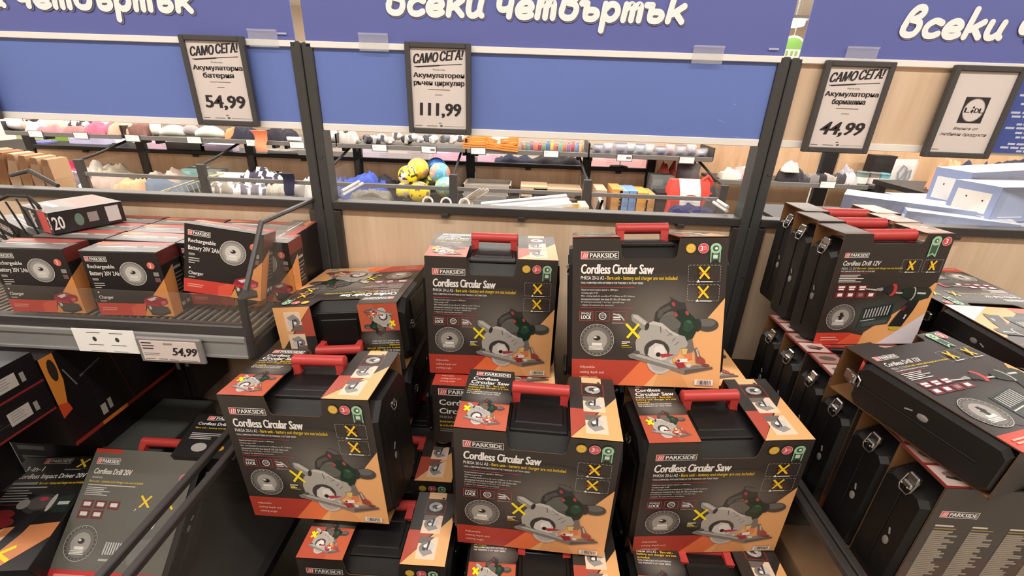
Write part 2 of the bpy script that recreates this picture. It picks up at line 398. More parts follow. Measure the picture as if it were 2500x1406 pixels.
# bin dividers: black twin rails with a clear pane between
for xc, za in ((-.045, .745), (1.225, .735), (-1.25, .74)):
    gp = .022 if xc < 1 else .010
    d = dbox('divider', M_RAIL, (xc-gp-.008, -.86, za-.016), (xc-gp+.008, -.004, za), G, .002)
    dbox('second_rail', M_RAIL, (xc+gp-.008, -.86, za-.016), (xc+gp+.008, -.004, za), d, .002)
    dbox('pane', ACRYLIC, (xc-.0015, -.855, .3), (xc+.0015, -.01, za-.02), d)
    dbox('front_post', M_RAIL, (xc-gp-.010, -.876, .3), (xc+gp+.010, -.86, za+.002), d, .002)
# rear side frames of the far half of the gondola
for xs, y1 in ((.045, .23), (1.205, .16)):
    b = MB()
    b.tube([(xs, .05, 1.198), (xs, y1-.03, 1.199)], .005); b.build('side_bar', M('pale_edge', (206, 204, 200), .3), G)
    b = MB(); b.tube([(xs, .05, 1.186), (xs, y1, 1.187)], .005); b.build('side_bar', M('pale_edge', (206, 204, 200), .3), G)
    dbox('side_pane', ACRYLIC, (xs-.0015, .05, 1.103), (xs+.0015, .25, 1.183), G)
b = MB(); b.tube([(-1.0, .06, 1.203), (-.89, .02, 1.228), (-.795, .0, 1.19)], .0062, 8); b.build('bent_bar', M_RAIL, G)

# blue boards, posters with lettering
def board(name, label, x0, x1, z0, z1, mat, y=.004, strip=True, cat='board'):
    t = thing(name, label, cat, pose((x0+x1)/2, y, z0)); w2 = (x1-x0)/2
    dbox('panel', mat, (-w2, 0, 0), (w2, .006, z1-z0), t)
    if strip:
        dbox('edge_strip', M_WHITE, (-w2, -.003, -.004), (w2, .003, .014), t, .001)
    return t
for i, lab in ((-1, 'plain blue board between the white strips, left of the post with the battery price'), (0, 'plain blue board between the white strips in the middle, behind the price 111,99'), ):
    x0, x1 = i*W+.036, (i+1)*W-.024
    t = board('blue_board', lab, x0, x1, 1.381, 1.580, M_BLUE)
    if i == 0:
        b = MB(); P = Print(b, (-(x1-x0)/2, 0, .2), (x1-x0, 0, 0), (0, 0, -.2))
        c = rgb(150, 165, 215); P.line(.90, .70, .915, .73, .0012, c); P.line(.945, .90, .975, .945, .0012, c); P.line(.925, .50, .932, .51, .002, c); b.build('scratch', FILM, t)
x0, x1 = W+.036, 2*W-.024
t = board('oak_board', 'light oak board behind the price 44,99 in the right bay', x0, x1, 1.381, 1.580, OAK, .006)
t = thing('text_poster', 'small blue poster with lines of white text at the right edge', 'poster', pose(1.80, -.002, 1.385))
dbox('sheet', M('poster_blue', (70, 88, 160), .4, 0, .05, 4), (0, 0, 0), (.30, .002, .186), t)
b = MB(); P = Print(b, (0, 0, .186), (.30, 0, 0), (0, 0, -.186))
for q, (v, a0, a1) in enumerate(((.2, .16, .5), (.25, .14, .5), (.36, .18, .5), (.47, .13, .6), (.52, .15, .6), (.62, .22, .5), (.67, .14, .6), (.73, .24, .6), (.79, .26, .5), (.88, .22, .6), (.93, .17, .6), (.975, .32, .6))):
    n = 5
    for j in range(n): P.rect(a0+(a1-a0)*j/n, v-.015, a0+(a1-a0)*(j+.82)/n, v+.012, rgb(206, 212, 232)); P.n -= 1
b.build('lettering', FILM, t)
def poster(x0, x1, label, tx0, tx1, base, word):
    t = thing('header_poster', label, 'poster', pose((x0+x1)/2, .0, 1.588)); w2 = (x1-x0)/2; H = .34
    dbox('sheet', M('poster_sheet_blue', (100, 108, 174), .36, 0, .06, 1.6), (-w2, .0, 0), (w2, .004, H), t)
    dbox('bottom_strip', M_WHITE, (-w2, -.004, -.008), (w2, .006, .007), t, .001)
    b = MB(); P = Print(b, (-w2, -.0005, H), (2*w2, 0, 0), (0, 0, -H), .0004, 2.4e-5); xc = (x0+x1)/2
    u = lambda x: (x-xc+w2)/(2*w2); v = lambda z: 1-(z-1.588)/H
    o_, z_ = word; q = lambda x, z: (u(x), v(z))
    for dx, tk, c in ((.0022, .0168, rgb(116, 116, 140)), (0, .0142, rgb(250, 249, 246))):
        cursive(P, 'vceku', o_+dx, z_-dx, .0506, .0436, tk, c, .08, q)
        cursive(P, 'qemvypmyk', o_+dx+5.42*.0506, z_-dx, .0506, .0436, tk, c, .08, q)
    P.rect(.965, .93, .985, .942, rgb(190, 196, 220)); b.build('lettering', FILM, t)
    return t
poster(.020, 1.236, 'middle blue header poster with the whole bold white line of lettering', 0, 0, 0, (.232, 1.657))
poster(-1.23, -.008, 'left blue header poster whose white lettering is cut off by the picture edge', 0, 0, 0, (-1.0, 1.648))
poster(1.275, 2.49, 'right blue header poster with the white word starting at its far right', 0, 0, 0, (1.490, 1.643))

# clear clips on the boards
for x, z, lab in ((-.088, 1.597, 'clear plastic clip on the white strip beside the price 54,99'), (.199, 1.596, 'clear plastic clip on the white strip left of the price 111,99'), (1.046, 1.592, 'clear plastic clip on the white strip near the right post'), (1.42, 1.600, 'clear plastic clip just above the price 44,99')):
    t = thing('sign_clip', lab, 'clip', pose(x, -.006, z))
    dbox('plate', CLIPGLASS, (-.038, -.001, -.020), (.038, .001, .019), t); dbox('lip', CLIPGLASS, (-.038, -.004, .017), (.038, .001, .021), t)

# price signs
M_FRAME = M('sign_frame', (72, 69, 69), .45, 0, .05, 40)
def sign(x, z, label, build, w2=.0845, h=.2185, rz=0):
    t = thing('price_sign', label, 'price sign', pose(x, -.022, z, 0, rz, 0)); e = .0135
    b = MB()
    for lo, hi in (((-w2, 0, 0), (-w2+e, .016, h)), ((w2-e, 0, 0), (w2, .016, h)), ((-w2+e, 0, 0), (w2-e, .016, e)), ((-w2+e, 0, h-e), (w2-e, .016, h))): b.cbox(lo, hi, .002)
    b.build('frame', M_FRAME, t); dbox('back', M_FRAME, (-w2+e, .010, e), (w2-e, .015, h-e), t)
    dbox('hook', M_FRAME, (-.02, .014, h-.02), (.02, .0205, h-.004), t)
    b = MB(); b.cur = rgb(222, 212, 206); b.box((-w2+e, .0065, e), (w2-e, .0095, h-e))
    P = Print(b, (-w2+e, .0065, h-e), (2*w2-2*e, 0, 0), (0, 0, -h+2*e)); build(P); b.build('paper', PAPER, t)
    return t
INK = rgb(40, 34, 38); INK2 = rgb(90, 82, 84)
def now_only(l1, l2, price, italic):
    def f(P):
        P.text('САМО', .055, .070, .50, .190, INK, .018, .03, .03, None, .008); P.text('СЕГА!', .54, .030, .95, .150, INK, .018, .03, .025, None, .008)
        P.line(.06, .222, .93, .178, .0016, INK); P.line(.10, .226, .52, .200, .003, INK)
        P.text('Parkside', .40, .245, .62, .262, INK2, .0)
        P.text(l1, .04, .292, .97, .352, INK, .015, 0, .004, 'А', .0045); P.text(l2, .04 if len(l2) > 9 else .2, .400, .97 if len(l2) > 9 else .78, .448, INK, .015, 0, .004, 'н', .0045)
        P.rect(.30, .497, .70, .503, INK2); P.rect(.42, .562, .56, .568, INK2)
        P.text(price, .14, .672, .90, .835, INK, .025, .05 if italic else .012, 0, '5', .011); P.rect(.48, .925, .53, .935, INK2)
        P.rect(.03, .965, .16, .972, INK2); P.rect(.25, .967, .45, .972, INK2); P.frame(.50, .955, .55, .975, .008, INK2); P.rect(.58, .968, .97, .971, INK2)
    return f
sign(-.219, 1.381, 'framed price sign reading 54,99 on the left blue board', now_only('Акумулаторна', 'батерия', '54,99', False))
sign(.3655, 1.381, 'framed price sign reading 111,99 on the middle blue board', now_only('Акумулаторен', 'ръчен циркуляр', '111,99', False))
sign(1.4195, 1.370, 'framed price sign reading 44,99 on the oak board', now_only('Акумулаторна', 'бормашина', '44,99', True))
sign(-.955, 1.376, 'dark sign frame cut off at the left picture edge beside the left blue board', lambda P: None)
def chain(P):
    P.rect(.29, .30, .71, .62, INK); P.ell(.5, .46, .185, .145, rgb(150, 144, 140), 32); P.ell(.5, .46, .172, .135, rgb(222, 212, 206), 32)
    P.text('L', .345, .43, .435, .492, INK, .06); P.text('D', .515, .435, .595, .492, INK, .06); P.text('L', .60, .435, .675, .494, INK, .06)
    P.poly([(.475, .445), (.505, .47), (.478, .502), (.448, .474)], INK); P.ell(.483, .425, .018, .014, INK)
    P.text('Верига от', .28, .672, .71, .715, INK2, .01, .03); P.text('любими продукти', .08, .742, .90, .795, INK2, .01, .03)
    P.rect(.03, .962, .16, .968, INK2)
sign(1.733, 1.369, 'framed sign with a round emblem in a dark square, right of the price 44,99', chain)

# ------------------------------------------------------------------ the battery shelf in the left bay
S = thing('wire_shelf', 'wire shelf with grey price rail and clear front holding the battery cartons', 'shelf', pose(-.63, 0, .93))
x0, x1 = -.585, .605          # local
b = MB()
for k in range(58):
    x = x0+.012+k*(x1-x0-.024)/57
    b.box((x-.0028, -.40, .004), (x+.0028, 0, .0085))
o = b.build('deck_wires', M('pale_wire', (122, 116, 110), .35), S); o['kind'] = 'stuff'
for y in (-.39, -.26, -.13, -.01): dbox('deck_bar', M_RAIL, (x0, y-.006, -.006), (x1, y+.006, .004), S)
dbox('deck_edge', M_RAIL, (x0, -.415, .0), (x1, -.392, .050), S, .003)
fr = dbox('price_rail', M_GREY, (x0, -.422, -.030), (x1, -.412, .024), S, .003)
dbox('rail_lip', M_GREY, (x0, -.4255, .014), (x1, -.421, .024), fr); dbox('rail_lip', M_GREY, (x0, -.4255, -.030), (x1, -.421, -.024), fr)
dbox('front_pane', ACRYLIC, (x0, -.408, .050), (x1, -.405, .125), S)
for sx in (x1, x0-.006):
    sp = MB(); q = sx+.003
    sp.tube([(q, 0, .250), (q, -.275, .258), (q, -.385, .128), (q, -.405, .118), (q, -.412, -.03)], [.0065, .0065, .0065, .009, .011], 8)
    s2 = sp.build('side_frame', M_RAIL, S)
    p = MB(); p.prism([(0, .01), (0, .245), (-.27, .252), (-.385, .125), (-.395, .01)], 'x', q-.0015, q+.0015); p.build('side_pane', ACRYLIC, s2)
dbox('support_arm', M_RAIL, (x1-.012, -.40, -.05), (x1+.004, 0, -.006), S); dbox('support_arm', M_RAIL, (x0, -.40, -.05), (x0+.016, 0, -.006), S)
b = MB(); b.tube([(x1+.002, -.395, -.03), (x1+.006, -.37, -.24)], .006); b.build('support_rod', M_RAIL, S)
# white holder and electronic label
t = thing('label_holder', 'bright white card with two dark holes clipped to the grey price rail', 'card', pose(-.355, -.4265, .931))
b = MB(); b.cur = rgb(252, 251, 247); b.box((-.073, -.002, -.030), (.073, 0, .031)); P = Print(b, (-.073, -.002, .031), (.146, 0, 0), (0, 0, -.061))
for u in (.33, .70): P.ell(u, .42, .032, .1, rgb(60, 60, 54), 14); P.rect(u-.1, .13, u+.12, .155, INK); P.rect(u-.13, .66, u+.12, .68, INK); P.rect(u-.12, .94, u+.12, .952, INK2)
b.build('card', PAPER, t)
t = thing('price_label', 'grey electronic price label reading 54,99 on the shelf rail', 'price label', pose(-.2, -.4265, .918))
dbox('housing', M('label_grey', (132, 126, 124), .4), (-.077, -.009, -.034), (.077, 0, .033), t, .003)
b = MB(); b.cur = rgb(222, 208, 202); b.box((-.066, -.0105, -.026), (.066, -.0085, .026)); P = Print(b, (-.066, -.0105, .026), (.132, 0, 0), (0, 0, -.052))
P.text('54,99', .56, .30, .985, .70, INK, .02, .04, 0, '5', .008); P.rect(.42, .08, .58, .17, rgb(150, 142, 138)); P.bars(.03, .08, .30, .5, 3, INK, .35, 3); P.bars(.03, .62, .46, .78, 2, INK2, .25, 4)
P.rect(.03, .9, .2, .93, INK2); P.rect(.26, .9, .42, .93, INK2); P.rect(.46, .92, .62, .95, INK2); P.rect(.66, .94, .96, .96, INK2); b.build('screen', PAPER, t)
t = thing('wire_divider', 'thin black wire divider leaning at the left end of the battery shelf', 'divider', pose(-.70, -.2, .945))
b = MB(); b.tube([(-.12, 0, .222), (-.02, 0, .262), (.03, 0, .262), (.048, 0, .24), (.10, 0, 0)], .0042); b.build('rim', M_BLACK2, t)
b = MB()
for k in range(5): b.tube([(-.10+k*.032, 0, .230+k*.008), (-.04+k*.032, 0, 0)], .0022, 6)
o = b.build('wires', M_BLACK2, t)

# ------------------------------------------------------------------ printed pictures
def logo(P, u0, v0, u1, v1, t=.003, tv=None):
    tv = tv or t; P.frame(u0, v0, u1, v1, t, WHT, tv); k = u0+(u1-u0)*.2
    P.rect(u0+t, v0+tv, k, v1-tv, rgb(214, 84, 84))
    for j in range(3):
        a = u0+(k-u0)*(.22+.24*j); P.poly([(a, v1-3*tv), (a+(k-u0)*.1, v1-3*tv), (a+(k-u0)*.3, v0+3*tv), (a+(k-u0)*.2, v0+3*tv)], WHT)
    P.text('PARKSIDE', k+(u1-u0)*.04, v0+(v1-v0)*.2, u1-(u1-u0)*.04, v1-(v1-v0)*.2, WHT, .045)
def medals(P, cu, cv, r, a, gap=2.4, gold=True):
    """a = width/height of the face, so circles stay round"""
    if gold:
        P.ell(cu, cv, r, r*a, GOLD, 18); P.ell(cu, cv, r*.8, r*a*.8, rgb(226, 186, 84), 18); P.text('UKCA', cu-r*.5, cv-r*a*.2, cu+r*.5, cv+r*a*.2, GOLD, .03)
    c = cu+r*gap; P.ell(c, cv, r*1.06, r*1.06*a, WHT, 18); P.ell(c, cv, r, r*a, PNK, 18); P.text('3', c-r*.6, cv-r*a*.5, c-r*.05, cv+r*a*.5, WHT, .04); P.bars(c+r*.1, cv-r*a*.4, c+r*.8, cv+r*a*.4, 3, rgb(240, 170, 172), .5, 1)
    c = cu+r*gap*1.98
    def rib(k, col): P.poly([(c-r*k, cv), (c+r*k, cv), (c+r*k, cv+r*a*(2.6+.4*k)), (c, cv+r*a*(2.1+.2*k)), (c-r*k, cv+r*a*(2.6+.4*k))], col)
    rib(1.0, rgb(150, 200, 160)); rib(.8, rgb(58, 78, 66)); P.ell(c, cv, r*1.1, r*1.1*a, rgb(160, 206, 164), 18); P.ell(c, cv, r*.62, r*.62*a, rgb(62, 84, 68), 14); P.ell(c+r*.1, cv, r*.3, r*.3*a, WHT, 10)
    P.rect(c-r*.45, cv+r*a*1.3, c+r*.45, cv+r*a*2.1, rgb(200, 220, 200))
def xbox(P, u0, v0, u1, v1, a):
    P.dash(u0, v0, u1, v1, .0009, rgb(170, 166, 160)); cu, cv = (u0+u1)/2, (v0+v1)/2
    P.ell(cu-.02, cv, .012, .012, rgb(150, 70, 64), 8); P.ell(cu+.024, cv+.004, .012, .01, rgb(120, 50, 50), 8)
    P.x(cu, cv-.004*a, (u1-u0)*.17, (v1-v0)*.36, YEL, .0042)
    P.poly([(u0+(u1-u0)*.27, v1+.006), (u0+(u1-u0)*.38, v1+.006), (u0+(u1-u0)*.325, v1-.012)], WHT); P.rect(u0+(u1-u0)*.4, v1-.002, u0+(u1-u0)*.78, v1+.004, WHT)
def badge(P, cu, cv, r, a, k=0):
    rgb = lambda *c: tuple(lin(min(240, q+k)) for q in c) if min(c) > 60 else tuple(lin(q) for q in c)
    P.ell(cu, cv, r*1.03, r*1.03*a, rgb(190, 186, 178), 36); P.ell(cu, cv, r, r*a, rgb(84, 80, 76), 36); P.ell(cu, cv, r*.84, r*.84*a, rgb(112, 108, 103), 32)
    P.ell(cu, cv, r*.62, r*.62*a, rgb(160, 156, 149), 28)
    for k in range(24): P.ell(cu+r*.92*cos(k*pi/12), cv+r*.92*a*sin(k*pi/12), r*.03, r*.03*a, rgb(170, 166, 160), 6); P.n -= 1
    P.ell(cu, cv-r*.12*a, r*.22, r*.16*a, rgb(40, 36, 34), 14); P.ell(cu-r*.1, cv-r*.17*a, r*.1, r*.06*a, rgb(200, 196, 188), 10)
    P.rect(cu-r*.3, cv+r*.18*a, cu+r*.3, cv+r*.36*a, rgb(206, 202, 194)); P.bars(cu-r*.5, cv+r*.42*a, cu+r*.5, cv+r*.68*a, 3, rgb(206, 202, 194), .5, 5)
def saw_art(P, q, full=True):
    """circular saw picture; q maps drawing units to the print's u, v"""
    def poly(pts, c): P.poly([q(*p) for p in pts], c)
    def ell(x, y, rx, ry, c, rot=0, n=20): poly([(x+rx*cos(t)*cos(rot)-ry*sin(t)*sin(rot), y+rx*cos(t)*sin(rot)+ry*sin(t)*cos(rot)) for t in [2*pi*k/n for k in range(n)]], c)
    LG, MG, DG, G1 = rgb(172, 167, 160), rgb(128, 124, 118), rgb(58, 56, 54), rgb(30, 52, 40)
    ell(815, 1120, 100, 92, rgb(196, 190, 184)); ell(815, 1118, 78, 72, rgb(176, 170, 164))                         # blade under the plate
    ell(1175, 812, 84, 52, rgb(74, 72, 70)); ell(1165, 795, 70, 30, rgb(104, 102, 98)); ell(1100, 815, 30, 50, rgb(48, 48, 47))   # motor end
    poly([(765, 795), (778, 720), (815, 680), (885, 640), (905, 600), (960, 600), (1000, 640), (1015, 700), (985, 760), (950, 735), (915, 705), (870, 715), (830, 745), (805, 800)], DG)
    poly([(790, 760), (800, 705), (880, 665), (900, 690), (840, 720), (812, 770)], rgb(86, 84, 80)); poly([(885, 600), (920, 585), (985, 610), (1000, 640), (960, 640)], rgb(92, 88, 84))
    ell(893, 800, 88, 62, rgb(98, 98, 92))                                                                             # dust guard
    poly([(940, 700), (1005, 690), (1085, 770), (1098, 850), (1070, 910), (1045, 960), (1000, 955), (955, 870), (975, 800), (930, 760)], G1)
    poly([(1000, 780), (1060, 790), (1075, 830), (1030, 870), (990, 850)], rgb(44, 72, 56)); ell(1035, 790, 20, 12, rgb(60, 104, 72), .4)
    for x, y in ((914, 655), (934, 735), (1018, 722)): ell(x, y, 12, 19, rgb(180, 66, 70), -.5, 12)
    poly([(1020, 940), (1062, 920), (1080, 1000), (1050, 1060), (1010, 1040)], rgb(120, 112, 106))
    poly([(628, 1040), (622, 960), (645, 885), (700, 815), (760, 790), (830, 805), (900, 862), (960, 892), (1005, 905), (1030, 960), (1020, 990), (975, 1000), (955, 1050), (900, 1092), (760, 1080)], LG)
    poly([(700, 815), (760, 790), (830, 805), (900, 862), (960, 892), (950, 905), (880, 880), (815, 828), (755, 815)], rgb(196, 191, 184))
    for x0, y0, x1, y1 in ((812, 830, 818, 880), (850, 850, 905, 900), (862, 905, 905, 880), (905, 945, 930, 920), (925, 975, 960, 945)): poly([(x0, y0), (x0+7, y0), (x1+7, y1), (x1, y1)], rgb(96, 92, 88))
    ell(790, 1020, 100, 85, rgb(66, 62, 60)); poly([(718, 1060), (730, 1000), (780, 960), (840, 975), (872, 1030), (868, 1090), (800, 1110)], rgb(208, 203, 196)); ell(812, 1022, 42, 40, rgb(226, 222, 216))
    poly([(588, 745), (600, 735), (640, 740), (725, 800), (728, 840), (705, 862), (680, 862), (592, 790)], rgb(150, 146, 140)); poly([(600, 742), (640, 748), (715, 806), (690, 822), (610, 765)], rgb(190, 186, 180)); ell(712, 832, 16, 32, DG, .3)
    poly([(563, 1062), (600, 1045), (660, 1052), (1000, 1150), (1100, 1128), (1222, 1140), (1226, 1158), (1010, 1208), (880, 1165), (575, 1085)], MG)
    poly([(600, 1050), (660, 1056), (990, 1150), (960, 1160), (640, 1075)], rgb(176, 172, 166)); poly([(1010, 1170), (1222, 1142), (1226, 1156), (1010, 1205)], rgb(100, 88, 84))
    ell(803, 1053, 20, 18, rgb(40, 36, 36)); poly([(812, 1048), (880, 1044), (935, 1052), (870, 1070), (830, 1078)], rgb(176, 56, 60)); ell(632, 1040, 26, 16, rgb(90, 88, 84))
    poly([(1010, 1040), (1062, 1030), (1066, 1085), (1010, 1090)], rgb(224, 130, 92)); poly([(985, 1005), (1030, 1000), (1020, 1045), (990, 1050)], rgb(216, 196, 120))
    poly([(930, 1108), (1000, 1100), (1015, 1150), (960, 1165)], rgb(160, 44, 56)); poly([(945, 1085), (1030, 1078), (1030, 1108), (948, 1112)], WHT); ell(960, 1098, 12, 12, rgb(120, 60, 70)); ell(1040, 1135, 20, 16, rgb(214, 210, 204))
    poly([(1078, 1000), (1100, 990), (1130, 1060), (1128, 1120), (1095, 1110), (1090, 1050)], rgb(110, 98, 96)); poly([(1092, 1005), (1102, 1000), (1120, 1060), (1112, 1080)], rgb(196, 190, 186))
    ell(1130, 1090, 42, 26, rgb(160, 74, 64), .5); ell(1170, 1130, 30, 14, rgb(120, 70, 62))
    if full: pass
    a = q(600, 870); b = q(655, 920); P.x(a[0], a[1], abs(b[0]-a[0])*.95, abs(b[1]-a[1])*1.1, rgb(250, 226, 40), .0055)

TW, TH, TD, TA, TB, TN = .3097, .3209, .1816, .0972, .0935, .044
def saw_front(P):
    a = TW/TH
    P.glow(.60, .52, .40, .30, rgb(120, 114, 106), BLK)
    P.poly([(0, .822), (.475, .822), (.32, 1), (0, 1)], RED); P.poly([(.475, .822), (.66, .822), (.50, 1), (.32, 1)], ORA); P.poly([(1, .39), (1, 1), (.50, 1), (.70, .77), (.88, .545)], TAN)
    P.poly([(.60, .89), (.68, .80), (.80, 1), (.56, 1)], rgb(226, 160, 104))
    logo(P, .055, .092, .305, .142)
    P.text('Cordless', .058, .173, .252, .238, WHT, .03, .004, 0, None, .0022); P.text('Circular', .268, .173, .428, .238, WHT, .03, .004, 0, None, .0022); P.text('Saw', .444, .175, .535, .238, WHT, .03, .004, 0, None, .0022)
    P.text('PHKSA 20-Li A2 -', .056, .252, .225, .276, WHT, .01); P.text('Bare unit - battery and charger are not included', .232, .251, .690, .284, YEL, .02)
    P.text('TOOL COMPATIBLE WITH BATTERIES IN THE "PARKSIDE X 20V TEAM" SERIES', .056, .291, .47, .304, WHT, .02)
    P.rect(.055, .324, .418, .328, rgb(186, 70, 74)); P.rect(.055, .462, .418, .466, rgb(186, 70, 74))
    for k, (s, e) in enumerate((('·Rated no-load rotation speed: n. 3800rpm', .305), ('·Cutting angle: 0-45°', .175), ('·Max. cutting depth (in wood) at 0°: 0-48mm, at 45°: 0-36mm', .418), ('·Accessories included: Saw blade Ø 150 x Ø 10mm with', .39), ('24 teeth (pre-mounted), 1 hex key, 1 parallel stop,', .35), ('1 adapter for external dust extraction', .28))):
        P.text(s, .058, .338+k*.0205, e, .352+k*.0205, rgb(222, 216, 208), .015 if k in (0, 1, 2, 3) else .0)
    for u0, u1 in ((.050, .143), (.160, .253), (.272, .366)): P.frame(u0, .487, u1, .555, .003, rgb(196, 74, 78))
    P.text('SPINDLE', .062, .497, .130, .511, WHT, .02); P.text('LOCK', .062, .516, .130, .542, WHT, .06); P.ell(.2065, .521, .026, .026*a, WHT, 18); P.ell(.2065, .521, .021, .021*a, BLK, 18); P.text('360', .192, .509, .221, .518, WHT, .02); P.text('150', .194, .523, .219, .532, WHT, .02)
    P.poly([(.278, .498), (.30, .505), (.318, .503), (.338, .52), (.356, .545), (.35, .55), (.33, .528), (.31, .515), (.28, .51)], rgb(190, 184, 178)); P.rect(.279, .522, .325, .532, WHT); P.rect(.279, .537, .33, .546, rgb(200, 196, 190)); P.rect(.272, .56, .366, .572, rgb(120, 115, 110))
    badge(P, .172, .685, .112, a)
    P.text('Adjustable', .056, .866, .16, .888, rgb(240, 196, 180), .01); P.text('cutting depth and', .056, .902, .222, .925, rgb(240, 196, 180), .01); P.text('cutting angle', .056, .938, .182, .961, rgb(240, 196, 180), .01)
    q = lambda x, y: ((x-135+(y-150)*.0276)/1178, (y-152)/1163)
    saw_art(P, q)
    P.rect(.34, .690, .396, .697, WHT); P.rect(.34, .702, .375, .708, WHT); P.rect(.34, .714, .388, .720, YEL); P.rect(.34, .726, .41, .731, rgb(180, 160, 60))
    medals(P, .765, .072, .0315, a, 2.5)
    xbox(P, .757, .178, .958, .283, a); xbox(P, .757, .303, .958, .408, a)
    P.rect(.835, .940, .955, .978, WHT)
    R = random.Random(2); x = .85
    while x < .94: e = R.choice((.002, .004, .006)); P.rect(x, .944, x+e, .974, rgb(60, 54, 52)); P.n -= 1; x += e+R.choice((.002, .004))
    P.n += 1
def saw_flap_left(P):
    P.rect(0, 0, 1, .60, rgb(46, 41, 38)); P.glow(.55, .50, .5, .17, rgb(118, 112, 105), rgb(46, 41, 38)); P.rect(0, .60, 1, 1, rgb(182, 82, 60)); P.poly([(.45, .66), (1, .60), (1, 1), (.62, 1)], rgb(190, 94, 64))
    logo(P, .17, .045, .93, .115, .012, .006); P.text('Cordless', .13, .145, .68, .20, WHT, .045); P.text('Circular Saw', .10, .215, .93, .275, WHT, .045)
    P.text('PHKSA 20-Li A2 -', .08, .288, .55, .318, WHT, .01); P.text('Bare unit -', .6, .288, .88, .318, YEL, .02); P.text('battery and charger are not', .07, .327, .93, .362, YEL, .02); P.text('included', .07, .370, .33, .395, YEL, .02)
    P.text('TOOL COMPATIBLE WITH BATTERIES IN', .06, .408, .78, .428, WHT, .01); P.text('THE "PARKSIDE X 20V TEAM" SERIES', .06, .440, .76, .460, WHT, .01)
    q = lambda x, y: (.12+(x-560)/670*.76, .52+(y-590)/620*.42)
    saw_art(P, q, False)
def photo(P, u0, v0, u1, v1, seed):
    R = random.Random(seed); P.rect(u0, v0, u1, v1, rgb(236, 206, 180))
    w, h = u1-u0, v1-v0
    P.poly([(u0, v0), (u0+w*.8, v0), (u0+w*.4, v0+h*.35), (u0, v0+h*.3)], rgb(112, 100, 94))
    P.ell(u0+w*.42, v0+h*.5, w*.34, h*.26, rgb(128, 124, 120), 14); P.ell(u0+w*.62, v0+h*.42, w*.22, h*.2, rgb(206, 200, 196), 12); P.ell(u0+w*.36, v0+h*.48, w*.12, h*.16, rgb(70, 66, 66), 10)
    P.poly([(u0+w*.15, v0+h*.68), (u0+w*.7, v0+h*.55), (u0+w*.85, v0+h*.72), (u0+w*.4, v0+h*.88)], rgb(150, 146, 142)); P.poly([(u0+w*.5, v0+h*.2), (u0+w*.62, v0+h*.15), (u0+w*.56, v0+h*.6), (u0+w*.48, v0+h*.6)], rgb(64, 58, 58))
    P.ell(u0+w*R.uniform(.3, .7), v0+h*R.uniform(.4, .6), w*.1, h*.08, rgb(232, 228, 222), 10)
def saw_flap_right(P):
    P.rect(0, 0, 1, 1, BLK); P.poly([(0, .56), (.62, .56), (0, 1)], rgb(176, 78, 62)); P.poly([(1, .34), (1, 1), (0, 1)], TAN)
    P.rect(.28, .0, .72, .10, rgb(230, 190, 140)); P.ell(.66, .085, .04, .015, rgb(60, 40, 36), 8); P.rect(.34, .03, .6, .034, rgb(200, 160, 116))
    P.rect(.26, .12, .76, .325, rgb(132, 50, 44)); P.rect(.285, .13, .735, .315, rgb(48, 40, 38)); P.ell(.51, .22, .17, .07, rgb(170, 166, 160), 18); P.ell(.50, .22, .08, .035, rgb(70, 66, 64), 12); P.poly([(.52, .22), (.62, .18), (.66, .20), (.56, .235)], WHT); P.poly([(.46, .235), (.5, .255), (.54, .285), (.5, .29)], rgb(206, 200, 196))
    photo(P, .28, .345, .74, .60, 3); photo(P, .30, .645, .74, .93, 4)
def saw_bottom(P):
    P.rect(0, 0, 1, 1, rgb(40, 36, 34)); logo(P, .05, .05, .40, .16, .006, .008); P.text('Cordless', .055, .235, .36, .33, WHT, .04); P.text('Circular', .055, .385, .33, .48, WHT, .04); P.text('Saw', .36, .385, .5, .48, WHT, .04)
    P.text('PHKSA 20-Li A2', .055, .52, .30, .56, rgb(170, 165, 158), .01); P.text('battery and charger', .055, .60, .40, .65, YEL, .02); P.text('included', .055, .67, .2, .71, YEL, .02); P.bars(.055, .75, .4, .82, 2, rgb(150, 146, 140), .4, 2)

